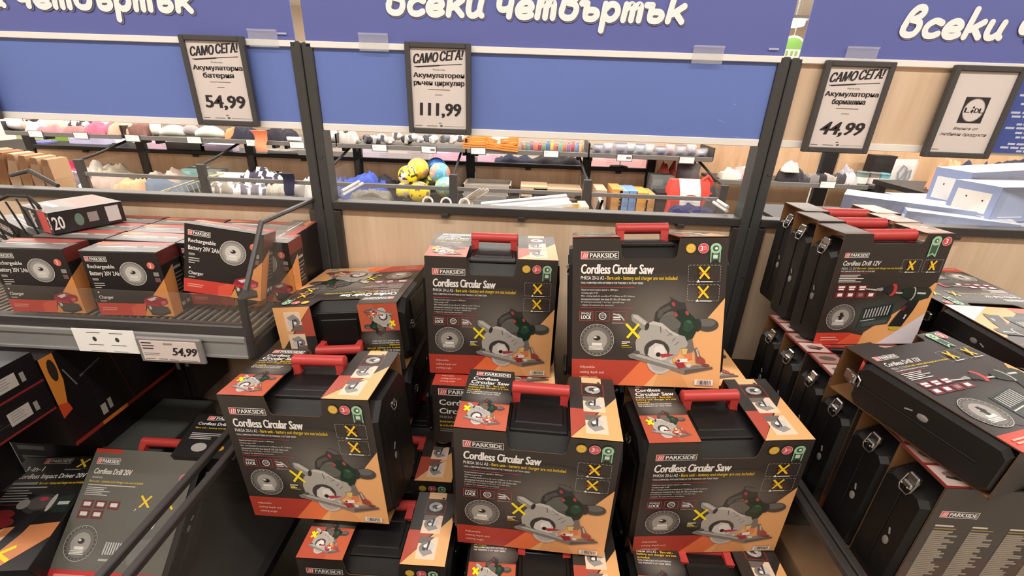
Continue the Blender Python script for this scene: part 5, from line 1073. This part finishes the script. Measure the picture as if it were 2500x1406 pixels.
    ('lump', -4.106, 3.2, 0.596, 0.245, 0.3, 0.091, (220, 64, 104), 'magenta cloth in the far left bin', 'cloth', 'folded_cloth', None),
    ('lump', -4.051, 3.0, 0.503, 0.263, 0.3, 0.129, (206, 200, 202), 'white and grey cloth heap in the far left bin', 'cloth', 'folded_cloth', 'stripe'),
    ('pouch', -3.892, 3.05, 0.509, 0.239, 0.2, 0.106, (226, 226, 216), 'white pointed pack in the far left bin', 'pack', 'pouch', None),
    ('pouch', -3.852, 2.95, 0.449, 0.42, 0.2, 0.081, (196, 190, 200), 'flat pale sheet at the bottom of the far left bin', 'pack', 'pouch', None),
    ('lump', -3.871, 3.3, 0.581, 0.187, 0.3, 0.093, (206, 196, 186), 'light beige cloth behind the second far bin lip', 'cloth', 'folded_cloth', None),
    ('lump', -3.709, 3.3, 0.587, 0.244, 0.3, 0.076, (176, 164, 144), 'sand coloured cloth behind the second far bin lip', 'cloth', 'folded_cloth', None),
    ('lump', -3.628, 3.1, 0.477, 0.31, 0.25, 0.132, (196, 170, 160), 'pale pink cloth low in the second far bin', 'cloth', 'folded_cloth', None),
    ('lump', -3.268, 3.0, 0.471, 0.269, 0.25, 0.113, (232, 168, 128), 'peach cloth low in the second far bin', 'cloth', 'folded_cloth', None),
    ('lump', -3.0, 3.1, 0.445, 0.47, 0.3, 0.14, (96, 110, 130), 'slate blue cloth heap low in the second far bin', 'cloth', 'folded_cloth', None),
    ('box', -2.896, 3.3, 0.552, 0.189, 0.2, 0.076, (140, 180, 176), 'teal topped white carton in the second far bin', 'carton', 'carton', None),
    ('box', -2.655, 3.3, 0.553, 0.14, 0.15, 0.076, (150, 156, 150), 'grey green carton beginning the third far bin', 'carton', 'carton', None),
    ('pouch', -2.319, 3.1, 0.61, 0.3, 0.2, 0.048, (226, 222, 216), 'white packs lying on the third far bin', 'pack', 'pouch', None),
    ('lump', -1.997, 3.1, 0.591, 0.39, 0.35, 0.136, (52, 46, 62), 'dark patterned cloth hump in the third far bin', 'cloth', 'folded_cloth', 'stripe'),
    ('lump', -2.287, 2.95, 0.481, 0.327, 0.3, 0.143, (140, 130, 120), 'grey brown cloth at the left of the third far bin', 'cloth', 'folded_cloth', 'stripe'),
    ('lump', -2.006, 2.95, 0.469, 0.326, 0.3, 0.151, (96, 90, 100), 'zebra striped cloth low in the third far bin', 'cloth', 'folded_cloth', 'stripe'),
    ('lump', -1.753, 2.9, 0.498, 0.2, 0.2, 0.133, (170, 166, 152), 'pale round cloth low in the third far bin', 'cloth', 'folded_cloth', None),
    ('sock', -1.551, 2.72, 0.553, 0.115, 0.06, 0.192, (24, 24, 50), 'navy sleeve hanging over the far bin lip', 'sleeve', 'hanging_sock', None),
    ('pouch', -1.573, 2.9, 0.505, 0.144, 0.2, 0.14, (176, 172, 168), 'pale pack behind the navy sleeve', 'pack', 'pouch', None),
    ('lump', -1.299, 3.2, 0.56, 0.185, 0.25, 0.106, (96, 104, 160), 'periwinkle cloth beside the near post', 'cloth', 'folded_cloth', None),
    ('lump', -0.981, 3.1, 0.584, 0.405, 0.35, 0.127, (64, 84, 170), 'blue cloth heap in the middle far bin', 'cloth', 'folded_cloth', None),
    ('lump', -0.866, 3.25, 0.543, 0.304, 0.3, 0.132, (34, 34, 44), 'black and navy cloth behind the blue heap', 'cloth', 'folded_cloth', None),
    ('lump', -0.867, 2.9, 0.472, 0.316, 0.3, 0.117, (110, 106, 98), 'grey cloth low in the middle far bin', 'cloth', 'folded_cloth', None),
    ('tray', 0.203, 3.25, 0.586, 0.463, 0.34, 0.049, (176, 164, 150), 'grey shallow tray on top of the tray stack in the far bin', 'tray', 'shallow_tray', None),
    ('tray', 0.201, 3.19, 0.545, 0.451, 0.34, 0.053, (166, 158, 150), 'second grey tray of the stack in the far bin', 'tray', 'shallow_tray', None),
    ('tray', 0.198, 3.13, 0.504, 0.439, 0.34, 0.057, (150, 146, 142), 'third grey tray of the stack in the far bin', 'tray', 'shallow_tray', None),
    ('tray', 0.197, 3.07, 0.465, 0.427, 0.34, 0.06, (140, 136, 132), 'lowest grey tray of the stack in the far bin', 'tray', 'shallow_tray', None),
    ('box', 0.662, 3.1, 0.57, 0.263, 0.3, 0.063, (206, 170, 136), 'beige board at the top left of the board pile', 'board', 'beige_board', None),
    ('box', 0.889, 3.1, 0.564, 0.477, 0.3, 0.056, (196, 160, 128), 'long beige board lying across the board pile', 'board', 'beige_board', None),
    ('box', 0.648, 3.1, 0.522, 0.248, 0.3, 0.048, (210, 178, 146), 'beige board at the lower left of the board pile', 'board', 'beige_board', None),
    ('box', 0.95, 3.1, 0.502, 0.351, 0.3, 0.064, (190, 152, 120), 'beige board at the lower right of the board pile', 'board', 'beige_board', None),
    ('box', 1.294, 2.95, 0.496, 0.1, 0.3, 0.162, (206, 170, 140), 'tan slim box first in the row of small boxes', 'box', 'slim_box', None),
    ('box', 1.441, 2.95, 0.494, 0.1, 0.3, 0.177, (214, 150, 80), 'orange slim box second in the row of small boxes', 'box', 'slim_box', None),
    ('box', 1.508, 2.95, 0.482, 0.092, 0.3, 0.177, (130, 160, 206), 'pale blue slim box third in the row of small boxes', 'box', 'slim_box', None),
    ('box', 1.588, 2.95, 0.493, 0.084, 0.3, 0.169, (120, 150, 200), 'darker blue slim box fourth in the row of small boxes', 'box', 'slim_box', None),
    ('box', 1.676, 2.95, 0.465, 0.115, 0.3, 0.185, (226, 160, 70), 'golden slim box fifth in the row of small boxes', 'box', 'slim_box', None),
    ('box', 1.753, 2.95, 0.468, 0.084, 0.3, 0.17, (206, 150, 90), 'tan slim box last in the row of small boxes', 'box', 'slim_box', None),
    ('box', 1.915, 3.2, 0.576, 0.215, 0.2, 0.19, (112, 118, 116), 'grey green carton behind the red bag', 'carton', 'carton', None),
    ('box', 1.943, 3.0, 0.496, 0.231, 0.2, 0.148, (44, 42, 44), 'dark carton left below the red bag', 'carton', 'carton', None),
    ('bag', 2.1, 2.98, 0.531, 0.426, 0.16, 0.28, (220, 66, 52), 'folded red felt bag with a white paper sleeve in the far bin', 'bag', 'felt_bag', None),
    ('lump', 2.097, 2.8, 0.491, 0.382, 0.2, 0.105, (36, 36, 80), 'navy folded cloth under the red bag', 'cloth', 'folded_cloth', None),
    ('lump', 2.562, 3.3, 0.752, 0.159, 0.16, 0.102, (206, 196, 180), 'crumpled silver pack on the right lower far shelf', 'pack', 'foil_pack', None),
    ('lump', 2.724, 3.33, 0.753, 0.179, 0.16, 0.126, (206, 150, 146), 'red and white crumpled pack on the right lower far shelf', 'pack', 'foil_pack', 'stripe'),
    ('lump', 2.793, 3.3, 0.753, 0.103, 0.14, 0.117, (196, 70, 86), 'red crumpled pack beside the right post', 'pack', 'foil_pack', None),
    ('lump', 3.159, 3.3, 0.752, 0.196, 0.16, 0.163, (44, 40, 44), 'black bag at the left of the right lower far shelf', 'bag', 'black_bag', None),
    ('lump', 3.11, 3.24, 0.878, 0.13, 0.1, 0.068, (206, 200, 190), 'silvery pack on the black bag', 'pack', 'foil_pack', None),
    ('lump', 3.266, 3.27, 0.753, 0.125, 0.12, 0.084, (52, 46, 48), 'GROUP:glossy dark pack on the right lower far shelf', 'pack', 'foil_pack', None),
    ('lump', 3.353, 3.27, 0.753, 0.124, 0.12, 0.095, (120, 112, 110), 'GROUP:glossy dark pack on the right lower far shelf', 'pack', 'foil_pack', None),
    ('lump', 3.439, 3.27, 0.752, 0.124, 0.12, 0.095, (40, 36, 38), 'GROUP:glossy dark pack on the right lower far shelf', 'pack', 'foil_pack', None),
    ('lump', 3.526, 3.27, 0.752, 0.124, 0.12, 0.1, (150, 140, 132), 'GROUP:glossy dark pack on the right lower far shelf', 'pack', 'foil_pack', None),
    ('lump', 3.612, 3.27, 0.751, 0.124, 0.12, 0.111, (60, 54, 58), 'GROUP:glossy dark pack on the right lower far shelf', 'pack', 'foil_pack', None),
    ('lump', 3.699, 3.27, 0.751, 0.124, 0.12, 0.125, (196, 190, 188), 'GROUP:glossy dark pack on the right lower far shelf', 'pack', 'foil_pack', None),
    ('lump', 3.677, 3.3, 0.78, 0.14, 0.12, 0.132, (150, 146, 150), 'silver bag at the end of the row of dark packs', 'pack', 'foil_pack', None),
    ('tin', 3.807, 3.25, 0.716, 0.108, 0.1, 0.162, (120, 136, 132), 'grey green canister right of the dark packs', 'canister', 'canister', None),
    ('tin', 3.916, 3.25, 0.708, 0.1, 0.1, 0.166, (136, 126, 120), 'brownish canister between the two others', 'canister', 'canister', None),
    ('tin', 4.008, 3.25, 0.7, 0.108, 0.1, 0.17, (110, 170, 180), 'turquoise canister on the right lower far shelf', 'canister', 'canister', None),
    ('box', 4.124, 3.45, 0.771, 0.215, 0.12, 0.236, (30, 26, 26), 'black carton behind the canisters', 'carton', 'carton', None),
    ('cardcable', 4.211, 3.3, 0.714, 0.201, 0.05, 0.285, (236, 230, 224), 'white hanging card with a looped black cable', 'packaged cable', 'cable_card', None),
    ('lump', 4.008, 2.6, 1.04, 0.175, 0.1, 0.057, (214, 150, 110), 'tan strap end peeking under the emblem sign', 'strap', 'strap', None),
    ('lump', 4.187, 2.6, 0.942, 0.386, 0.25, 0.141, (28, 30, 52), 'navy jacket heap behind the pale blue boxes, left end', 'cloth', 'jacket', None),
    ('lump', 4.582, 2.7, 0.96, 0.359, 0.25, 0.15, (22, 22, 36), 'black navy jacket heap behind the pale blue boxes, right end', 'cloth', 'jacket', None),
]
ORD = 'first second third fourth fifth sixth seventh eighth ninth tenth eleventh twelfth thirteenth fourteenth fifteenth sixteenth'.split(); NUM = {}
def support(y, zb, x):
    if x > 2.36 and 3.0 < y < 3.62: return .751
    if y > 3.62: return .70
    if y < 3.62 and zb < .60 and y < 3.61 and y > 2.7: return .46
    if 2.3 < y < 2.75 and zb > .5: return .84
    if zb > .85: return .951
    return .751 if zb > .66 else .46
for gi, (kind, x, y, zb, w_, d_, h_, col, lab, cat, name, ex) in enumerate(GOODS):
    top = zb+h_; sp = support(y, zb, x)
    if kind in ('sock',): sp = zb
    if 'on the black bag' in lab: sp = zb-.03
    if y > 4.4 or (3.6 < y < 3.84 and zb > .72 and kind in ('box', 'pouch')): sp = zb if y < 4.4 else 0
    if 3.6 < y < 3.84 and sp == zb: sp = .776; y = 3.612; d_ = min(d_, .12)
    if 'small black lump on the far beam' in lab: sp = .776; y = 3.60; d_ = .06
    if 'brick red' in lab or 'grey flat packs fanned' in lab: y = 3.45; sp = .46
    if kind in ('box', 'lump', 'pouch', 'tin', 'jar', 'film', 'shoe', 'bag'):
        zb = sp; h_ = max(.02, top-zb)
    if kind in ('crate', 'sockpack', 'tray') and zb-sp < .02: zb = sp
    group = None
    if lab.startswith('GROUP:'):
        NUM[kind+name] = NUM.get(kind+name, 0)+1; lab = ORD[NUM[kind+name]-1]+' from the left: '+lab[6:]
        group = {'sockpack': 'sock packs heaped on the far shelf', 'jar': 'coloured jars on the far shelf', 'film': 'clear bagged goods on the far shelf'}.get(kind, 'glossy dark packs on the lower far shelf')
    T = pose(x, y, zb); cc = rgb(*col)
    if kind == 'lump':
        o = weld(lump_mesh(w_*1.06, d_, h_, gi, ex, col).build(name, CLOTH, None, T)); tag(o, lab, cat, group)
    elif kind == 'pouch':
        o = weld(pouch_mesh(w_, d_, h_, gi, col).build(name, FILM, None, T)); tag(o, lab, cat, group)
    elif kind == 'box':
        def pf(P, c=cc, e=ex):
            k = tuple(min(1, q*1.35) for q in c); P.rect(.06, .1, .5, .3, k)
            if e == 'green': P.poly([(0, .3), (.6, .2), (1, .6), (1, 1), (0, 1)], rgb(120, 170, 60)); P.rect(.3, .5, .8, .9, rgb(60, 80, 110))
            else: P.bars(.58, .2, .95, .8, 4, tuple(q*.8 for q in c), .4, 3)
        o = carton(name, lab, cat, T, w_, h_, d_, pf, None, None, None, base=cc, group=group, mat=PAPER)
    elif kind == 'shoe':
        t = thing(name, lab, cat, pose(x, y, zb, 0, 0, 8)); m = MB(); rings = []
        for k in range(9):
            u = k/8; ww = d_*.42*(sin(pi*min(1, u*.86+.12))**.6); hh = h_*(.55+.42*sin(pi*min(1, u*1.0))); rings.append([(-w_/2+w_*u, ww*cos(a), max(.012, hh*.5+hh*.5*sin(a))) for a in [2*pi*j/12 for j in range(12)]])
        m.loft(rings); o = m.build('upper', C(col, .8), t); autosmooth(fixn(o), 60)
        m = MB(); m.prism([(-w_/2, -d_*.3), (w_*.3, -d_*.4), (w_/2, -d_*.15), (w_/2, d_*.15), (w_*.3, d_*.4), (-w_/2, d_*.3)], 'z', 0, .014); m.build('sole', C((120, 116, 108), .8), t)
    elif kind == 'sock':
        m = MB(); n = 10; rings = []
        for k in range(n+1):
            u = k/n; z = h_*(1-u); ww = w_/2*(1-.25*u+.5*max(0, .22-u)*2); yy = -.03+.02*sin(u*5); rings.append([(ww*cos(a)+w_*.12*u+.012*nz((u*2, 0, 0), gi, 2), yy+d_*.35*sin(a), z) for a in [2*pi*j/10 for j in range(10)]])
        m.loft(rings); o = m.build(name, C(col, .85), None, T); autosmooth(fixn(o), 60); tag(o, lab, cat, group)
    elif kind == 'sockpack':
        R = random.Random(gi); t = thing(name, lab, cat, T @ Matrix.Rotation(R.uniform(-.5, .5), 4, 'Y') @ Matrix.Rotation(R.uniform(-.4, .4), 4, 'Z'), group)
        m = MB(); m.ball((0, 0, h_/2), (w_*.5, d_*.42, h_*.48), seg=12, rings=8, f=lambda p: p*(1+.10*nz(p, gi, 22))); autosmooth(m.build('roll', C(col, .85), t), 70)
        m = MB(); m.cbox((-w_*.16, -d_*.45, h_*.10), (w_*.16, d_*.4, h_*.94), .006); m.build('band', C((214, 208, 200) if gi % 2 else (96, 94, 98), .6), t)
    elif kind == 'crate':
        t = thing(name, lab, cat, T @ Matrix.Rotation(RAD(ex), 4, 'Y')); mt = C(col, .6)
        for k in range(3): dbox('slat', mt, (-w_/2, -d_/2-.006, h_*(.02+.34*k)), (w_/2, -d_/2+.006, h_*(.28+.34*k)), t)
        for k in range(2): dbox('slat', mt, (-w_/2, d_/2-.006, h_*(.1+.5*k)), (w_/2, d_/2+.006, h_*(.4+.5*k)), t)
        for sx in (-1, 1): dbox('end_board', mt, (sx*w_/2-.006, -d_/2, 0), (sx*w_/2+.006, d_/2, h_), t)
        dbox('base', mt, (-w_/2, -d_/2, 0), (w_/2, d_/2, .008), t)
    elif kind == 'jar':
        t = thing(name, lab, cat, T, group); m = MB(); r = w_/2; m.lathe([(r*.9, 0), (r, h_*.06), (r, h_*.66), (r*.7, h_*.74)], 10); autosmooth(m.build('glass', C(col, .3), t), 40); m = MB(); m.lathe([(r*.72, h_*.74), (r*.75, h_*.98), (r*.6, h_)], 10); m.build('cap', C(tuple(int(q*.6+90) for q in col), .4), t)
    elif kind == 'film':
        t = thing(name, lab, cat, T, group); o = pouch_mesh(w_, d_, h_*.86, gi, col).build('bag', PACKFILM, t); weld(o); m = MB(); m.ball((0, 0, h_*.36), (w_*.36, d_*.26, h_*.30), seg=10, rings=7, f=lambda p: p*(1+.16*nz(p, gi, 26))); m.build('content', C(col, .6), t); dbox('header', C((226, 222, 216) if gi % 2 else (150, 150, 160), .5), (-w_*.42, -.004, h_*.80), (w_*.42, .004, h_), t)
    elif kind == 'tray':
        t = thing(name, lab, cat, T); mt = C(col, .45); dbox('floor_plate', mt, (-w_/2, -d_/2, 0), (w_/2, d_/2, .006), t)
        for lo, hi in (((-w_/2, -d_/2, 0), (w_/2, -d_/2+.012, h_)), ((-w_/2, d_/2-.012, 0), (w_/2, d_/2, h_)), ((-w_/2, -d_/2, 0), (-w_/2+.012, d_/2, h_)), ((w_/2-.012, -d_/2, 0), (w_/2, d_/2, h_))): dbox('rim', mt, lo, hi, t)
    elif kind == 'bag':
        t = thing(name, lab, cat, T); mt = C(col, .85); m = MB()
        m.loft([[(-w_*.45, -d_*.5, 0), (w_*.5, -d_*.5, 0), (w_*.5, d_*.5, 0), (-w_*.45, d_*.5, 0)], [(-w_*.42, -d_*.6, h_*.3), (w_*.46, -d_*.6, h_*.3), (w_*.46, d_*.5, h_*.3), (-w_*.42, d_*.5, h_*.3)], [(-w_*.46, -d_*.5, h_*.62), (w_*.44, -d_*.5, h_*.62), (w_*.44, d_*.5, h_*.62), (-w_*.46, d_*.5, h_*.62)], [(-w_*.40, -d_*.1, h_*.9), (w_*.40, -d_*.1, h_*.9), (w_*.40, d_*.5, h_*.9), (-w_*.40, d_*.5, h_*.9)]]); autosmooth(fixn(m.build('body', mt, t)), 50)
        m = MB(); m.tube([(w_*.2, 0, h_*.85), (w_*.36, 0, h_*1.02), (w_*.45, 0, h_*.9), (w_*.44, 0, h_*.7)], .018, 8); m.build('handle', mt, t)
        m = MB(); m.cur = rgb(240, 232, 226); m.loft([[(-w_*.22, -d_*.54, -.002), (w_*.22, -d_*.54, -.002), (w_*.22, -d_*.50, -.002), (-w_*.22, -d_*.50, -.002)], [(-w_*.22, -d_*.64, h_*.3), (w_*.22, -d_*.64, h_*.3), (w_*.22, -d_*.60, h_*.3), (-w_*.22, -d_*.60, h_*.3)], [(-w_*.24, -d_*.54, h_*.63), (w_*.2, -d_*.54, h_*.63), (w_*.2, -d_*.5, h_*.63), (-w_*.24, -d_*.5, h_*.63)], [(-w_*.26, -d_*.12, h_*.94), (w_*.18, -d_*.12, h_*.94), (w_*.18, -d_*.08, h_*.94), (-w_*.26, -d_*.08, h_*.94)]])
        P = Print(m, (-w_*.2, -d_*.585, h_*.58), (w_*.4, 0, 0), (0, -d_*.09, -h_*.25)); P.ell(.5, .2, .3, .14, rgb(170, 40, 50), 14); P.bars(.2, .5, .7, .9, 3, rgb(206, 200, 196), .4, 1); m.build('paper_sleeve', PAPER, t)
    elif kind == 'tin':
        t = thing(name, lab, cat, T); m = MB(); r = w_/2; m.cur = cc; m.lathe([(r*.95, 0), (r, .01), (r, h_*.84)], 14); m.cur = rgb(226, 220, 212); m.lathe([(r*1.01, h_*.15), (r*1.01, h_*.62)], 14); autosmooth(m.build('can', PAPER, t), 40); m = MB(); m.lathe([(r*1.03, h_*.84), (r*1.03, h_*.97), (r*.9, h_)], 14); m.build('lid', C(tuple(int(q*.8) for q in col), .35), t)
    elif kind == 'cardcable':
        t = thing(name, lab, cat, T); dbox('card', C(col, .5), (-w_/2, -.003, 0), (w_/2, .003, h_), t)
        m = MB(); m.tube([(-.02, -.012, .04), (-.05, -.014, h_*.55), (-.02, -.014, h_*.8), (.02, -.014, h_*.7), (.0, -.014, h_*.4), (-.06, -.014, h_*.2)], .008, 8); m.tube([(.03, -.012, h_*.3), (.03, -.014, h_*.62), (.06, -.014, h_*.66), (.07, -.014, h_*.4), (.0, -.014, h_*.1)], .008, 8); m.build('cable', M_BLACK, t); dbox('clear_cover', CLIPGLASS, (-w_*.46, -.035, 0), (w_*.46, -.033, h_*.95), t); dbox('rest', M_BLACK2, (-w_*.3, .0, -(zb-.751) if zb > .751 else 0), (w_*.3, .02, .02), t)

# rubber balls in the middle far bin
def ball(x, y, z, r, c1, c2, c3, lab, seed):
    m = MB(); m.ball((0, 0, 0), r, seg=28, rings=18)
    for k, f in enumerate(m.f):
        p = sum((m.v[i] for i in f), V())/len(f); q = nz(p, seed, 11); n = nz(p, seed+5, 24)
        m.c[k] = rgb(*(c2 if q > .12 else c1)) if n < .22 else rgb(*c3)
    o = m.build('play_ball', FILM, None, pose(x, y, z, 20*seed, 0, 35*seed)); o.data.polygons.foreach_set('use_smooth', [True]*len(o.data.polygons)); tag(o, lab, 'ball', 'patterned play balls')
Yl, Wh, Pk, Bl, Tq = (244, 214, 30), (206, 190, 176), (226, 150, 130), (50, 90, 160), (120, 190, 180)
ball(-.575, 3.02, .555, .095, Yl, (96, 76, 70), Wh, 'yellow ball with a dark band at the lower left of the ball pile', 1)
ball(-.415, 2.92, .575, .10, Yl, (200, 196, 170), (150, 100, 90), 'yellow ball with a grey lower half in the middle of the ball pile front', 2)
ball(-.185, 3.0, .62, .098, Tq, (232, 222, 80), Wh, 'turquoise ball with a yellow cap at the right of the ball pile', 3)
ball(-.555, 3.06, .70, .095, Yl, (236, 226, 214), (70, 60, 60), 'yellow ball with white and dark patches at the left of the ball pile', 4)
ball(-.475, 3.15, .755, .105, (240, 200, 60), Pk, (246, 226, 110), 'yellow and pink ball at the top of the ball pile', 5)
ball(-.245, 3.06, .735, .10, (100, 170, 206), Pk, (150, 206, 190), 'light blue ball with a pink patch near the top of the ball pile', 6)
ball(-.32, 3.27, .75, .10, Bl, (40, 70, 120), (60, 120, 180), 'dark blue ball behind the light blue one', 7)
ball(-.40, 3.24, .60, .10, (70, 90, 60), (60, 60, 50), Yl, 'dark green ball hidden at the back of the ball pile', 8)
ball(-.21, 3.20, .575, .095, Tq, Bl, Wh, 'blue green ball hidden under the light blue one', 9)

# ------------------------------------------------------------------ things on the rear tray just behind the ledge rail
for k, x in enumerate((.285, .345, .405)):
    m = MB(); m.tube([(x+.016*cos(2*pi*j/14), .15+.005*sin(2*pi*j/14), 1.152+.014*sin(2*pi*j/14)) for j in range(14)], .0032, 6, None, True); o = m.build('white_ring', C((244, 240, 236), .4))
    tag(o, ('left', 'middle', 'right')[k]+' small white ring of the three peeking over the ledge rail', 'ring', 'white rings behind the ledge')
    m = MB(); m.tube([(x, .15, 1.105), (x, .15, 1.138)], .0032, 6); m.build('stem', C((244, 240, 236), .4), o)
t = thing('cord_bundle', 'bundle of cream cords tied in the middle behind the ledge rail', 'cord', pose(.395, .17, 1.104))
for k in range(6):
    m = MB(); m.tube([(-.03+.012*k, .006*(k % 2), .0), (.0+.006*k, .004*(k % 3), .05), (.055+.006*k, .006*(k % 2), .088+.003*(k % 2))], .0058, 6); m.build('cord', C((214, 204, 186), .7), t)
m = MB(); m.tube([(.005, .01, .052), (.02, -.01, .058), (.045, -.006, .066), (.03, .014, .06)], .003, 6, None, True); m.build('tie', C((150, 140, 126), .6), t)
t = thing('slatted_tray', 'white slatted tray lying just behind the ledge rail', 'tray', pose(.60, .16, 1.128, 0, -7, 4))
for k in range(3): dbox('slat', C((236, 234, 232), .5), (-.14, -.07+.055*k, .022), (.15, -.04+.055*k, .032), t)
for x in (-.10, .10): dbox('bearer', C((222, 218, 214), .5), (x, -.075, .0), (x+.02, .07, .022), t)
t = thing('wooden_stand', 'pale wooden stand lying open behind the ledge rail', 'stand', pose(.745, .15, 1.135, 0, -2, 3))
for lo, hi in (((-.055, -.03, 0), (.05, -.015, .018)), ((-.055, .03, .004), (.05, .045, .022)), ((.035, -.035, 0), (.06, .05, .028)), ((-.065, -.03, 0), (-.05, .045, .02))): dbox('rail', C((240, 214, 160), .6), lo, hi, t)
dbox('foot', C((206, 176, 130), .6), (-.02, -.01, -.032), (.02, .02, .002), t)
t = thing('tent_stand', 'small dark tent stand with a white edge between the wooden stand and the slim boxes', 'stand', pose(.845, .15, 1.104))
for s in (-1, 1): dbox('leg', C((236, 232, 226), .5) if s > 0 else M_BLACK, (-.004, -.02, 0), (.004, .02, .085), t, 0, Matrix.Translation((s*.018, 0, 0)) @ Matrix.Rotation(RAD(-s*14), 4, 'Y'))
for k in range(6):
    t = thing('paper_bag', ('first', 'second', 'third', 'fourth', 'fifth', 'last')[k]+' brown paper bag from the left in the bundle behind the ledge', 'paper bag', pose(-1.215+.038*k, .20+.004*k, 1.104, 0, 14-2*k, 0), 'brown paper bags')
    m = MB(); z1 = .158-.006*k; m.loft([[(-.012, -.03, 0), (.012, -.03, 0), (.012, .04, 0), (-.012, .04, 0)], [(-.018, -.034, z1*.5), (.016, -.03, z1*.5), (.016, .04, z1*.5), (-.016, .042, z1*.5)], [(-.010, -.03, z1), (.010, -.03, z1), (.010, .04, z1), (-.010, .04, z1)]]); m.build('body', C(((206, 168, 126), (170, 120, 78), (222, 186, 146), (196, 150, 104), (214, 178, 138), (204, 164, 122))[k], .8), t); dbox('fold', C((190, 146, 104), .8), (-.011, -.0315, z1-.022), (.0115, -.028, z1-.004), t)
t = thing('blue_folder', 'small blue card lying behind the bent dark bar at the left', 'card', pose(-.99, .12, 1.104, 0, -20, 0)); dbox('card', C((96, 124, 186), .5), (-.03, -.03, 0), (.035, .03, .003), t); dbox('tab', C((226, 226, 230), .5), (.036, -.02, 0), (.05, .02, .003), t)

t = thing('wire_basket', 'pale wire basket lying in the second far bin, its rim slanting up to the right', 'basket', pose(-2.62, 2.95, .461))
m = MB(); m.tube([(-.28, -.08, .03), (.20, -.08, .19), (.24, .12, .19), (-.24, .12, .03)], .006, 6, None, True); m.build('rim', C((206, 200, 160), .4), t)
m = MB()
for k in range(9): m.tube([(-.24+.055*k, -.08, .04+.018*k), (-.22+.052*k, -.06, 0)], .004, 5)
m.tube([(-.24, -.06, 0), (.22, -.06, 0)], .004, 5); m.build('wires', C((206, 200, 160), .4), t)
for k, (x, y, w_, h_, col, lab, st) in enumerate(((1.55*1.5, 2.98, .22, .27, (46, 42, 42), 'dark bag with a folded handle in the far bin by the right post', None), (-.95, 2.98, .26, .14, (120, 116, 108), 'grey cloth under the blue heap beside the near post', None), (-2.05, 3.3, .34, .20, (70, 64, 74), 'dark purple cloth at the back of the third far bin', 'stripe'), (-3.05, 3.2, .36, .18, (180, 160, 146), 'dusty beige cloth at the back of the second far bin', None), (-3.85, 2.98, .3, .17, (110, 96, 100), 'brown and white cloth at the front of the far left bin', 'stripe'), (-1.55, 3.0, .3, .19, (196, 186, 176), 'cream folded cloth at the right end of the third far bin', 'stripe'))):
    o = weld(lump_mesh(w_, .26, h_, 300+k, st, col).build('folded_cloth', CLOTH, None, pose(x, y, .461))); tag(o, lab, 'cloth')
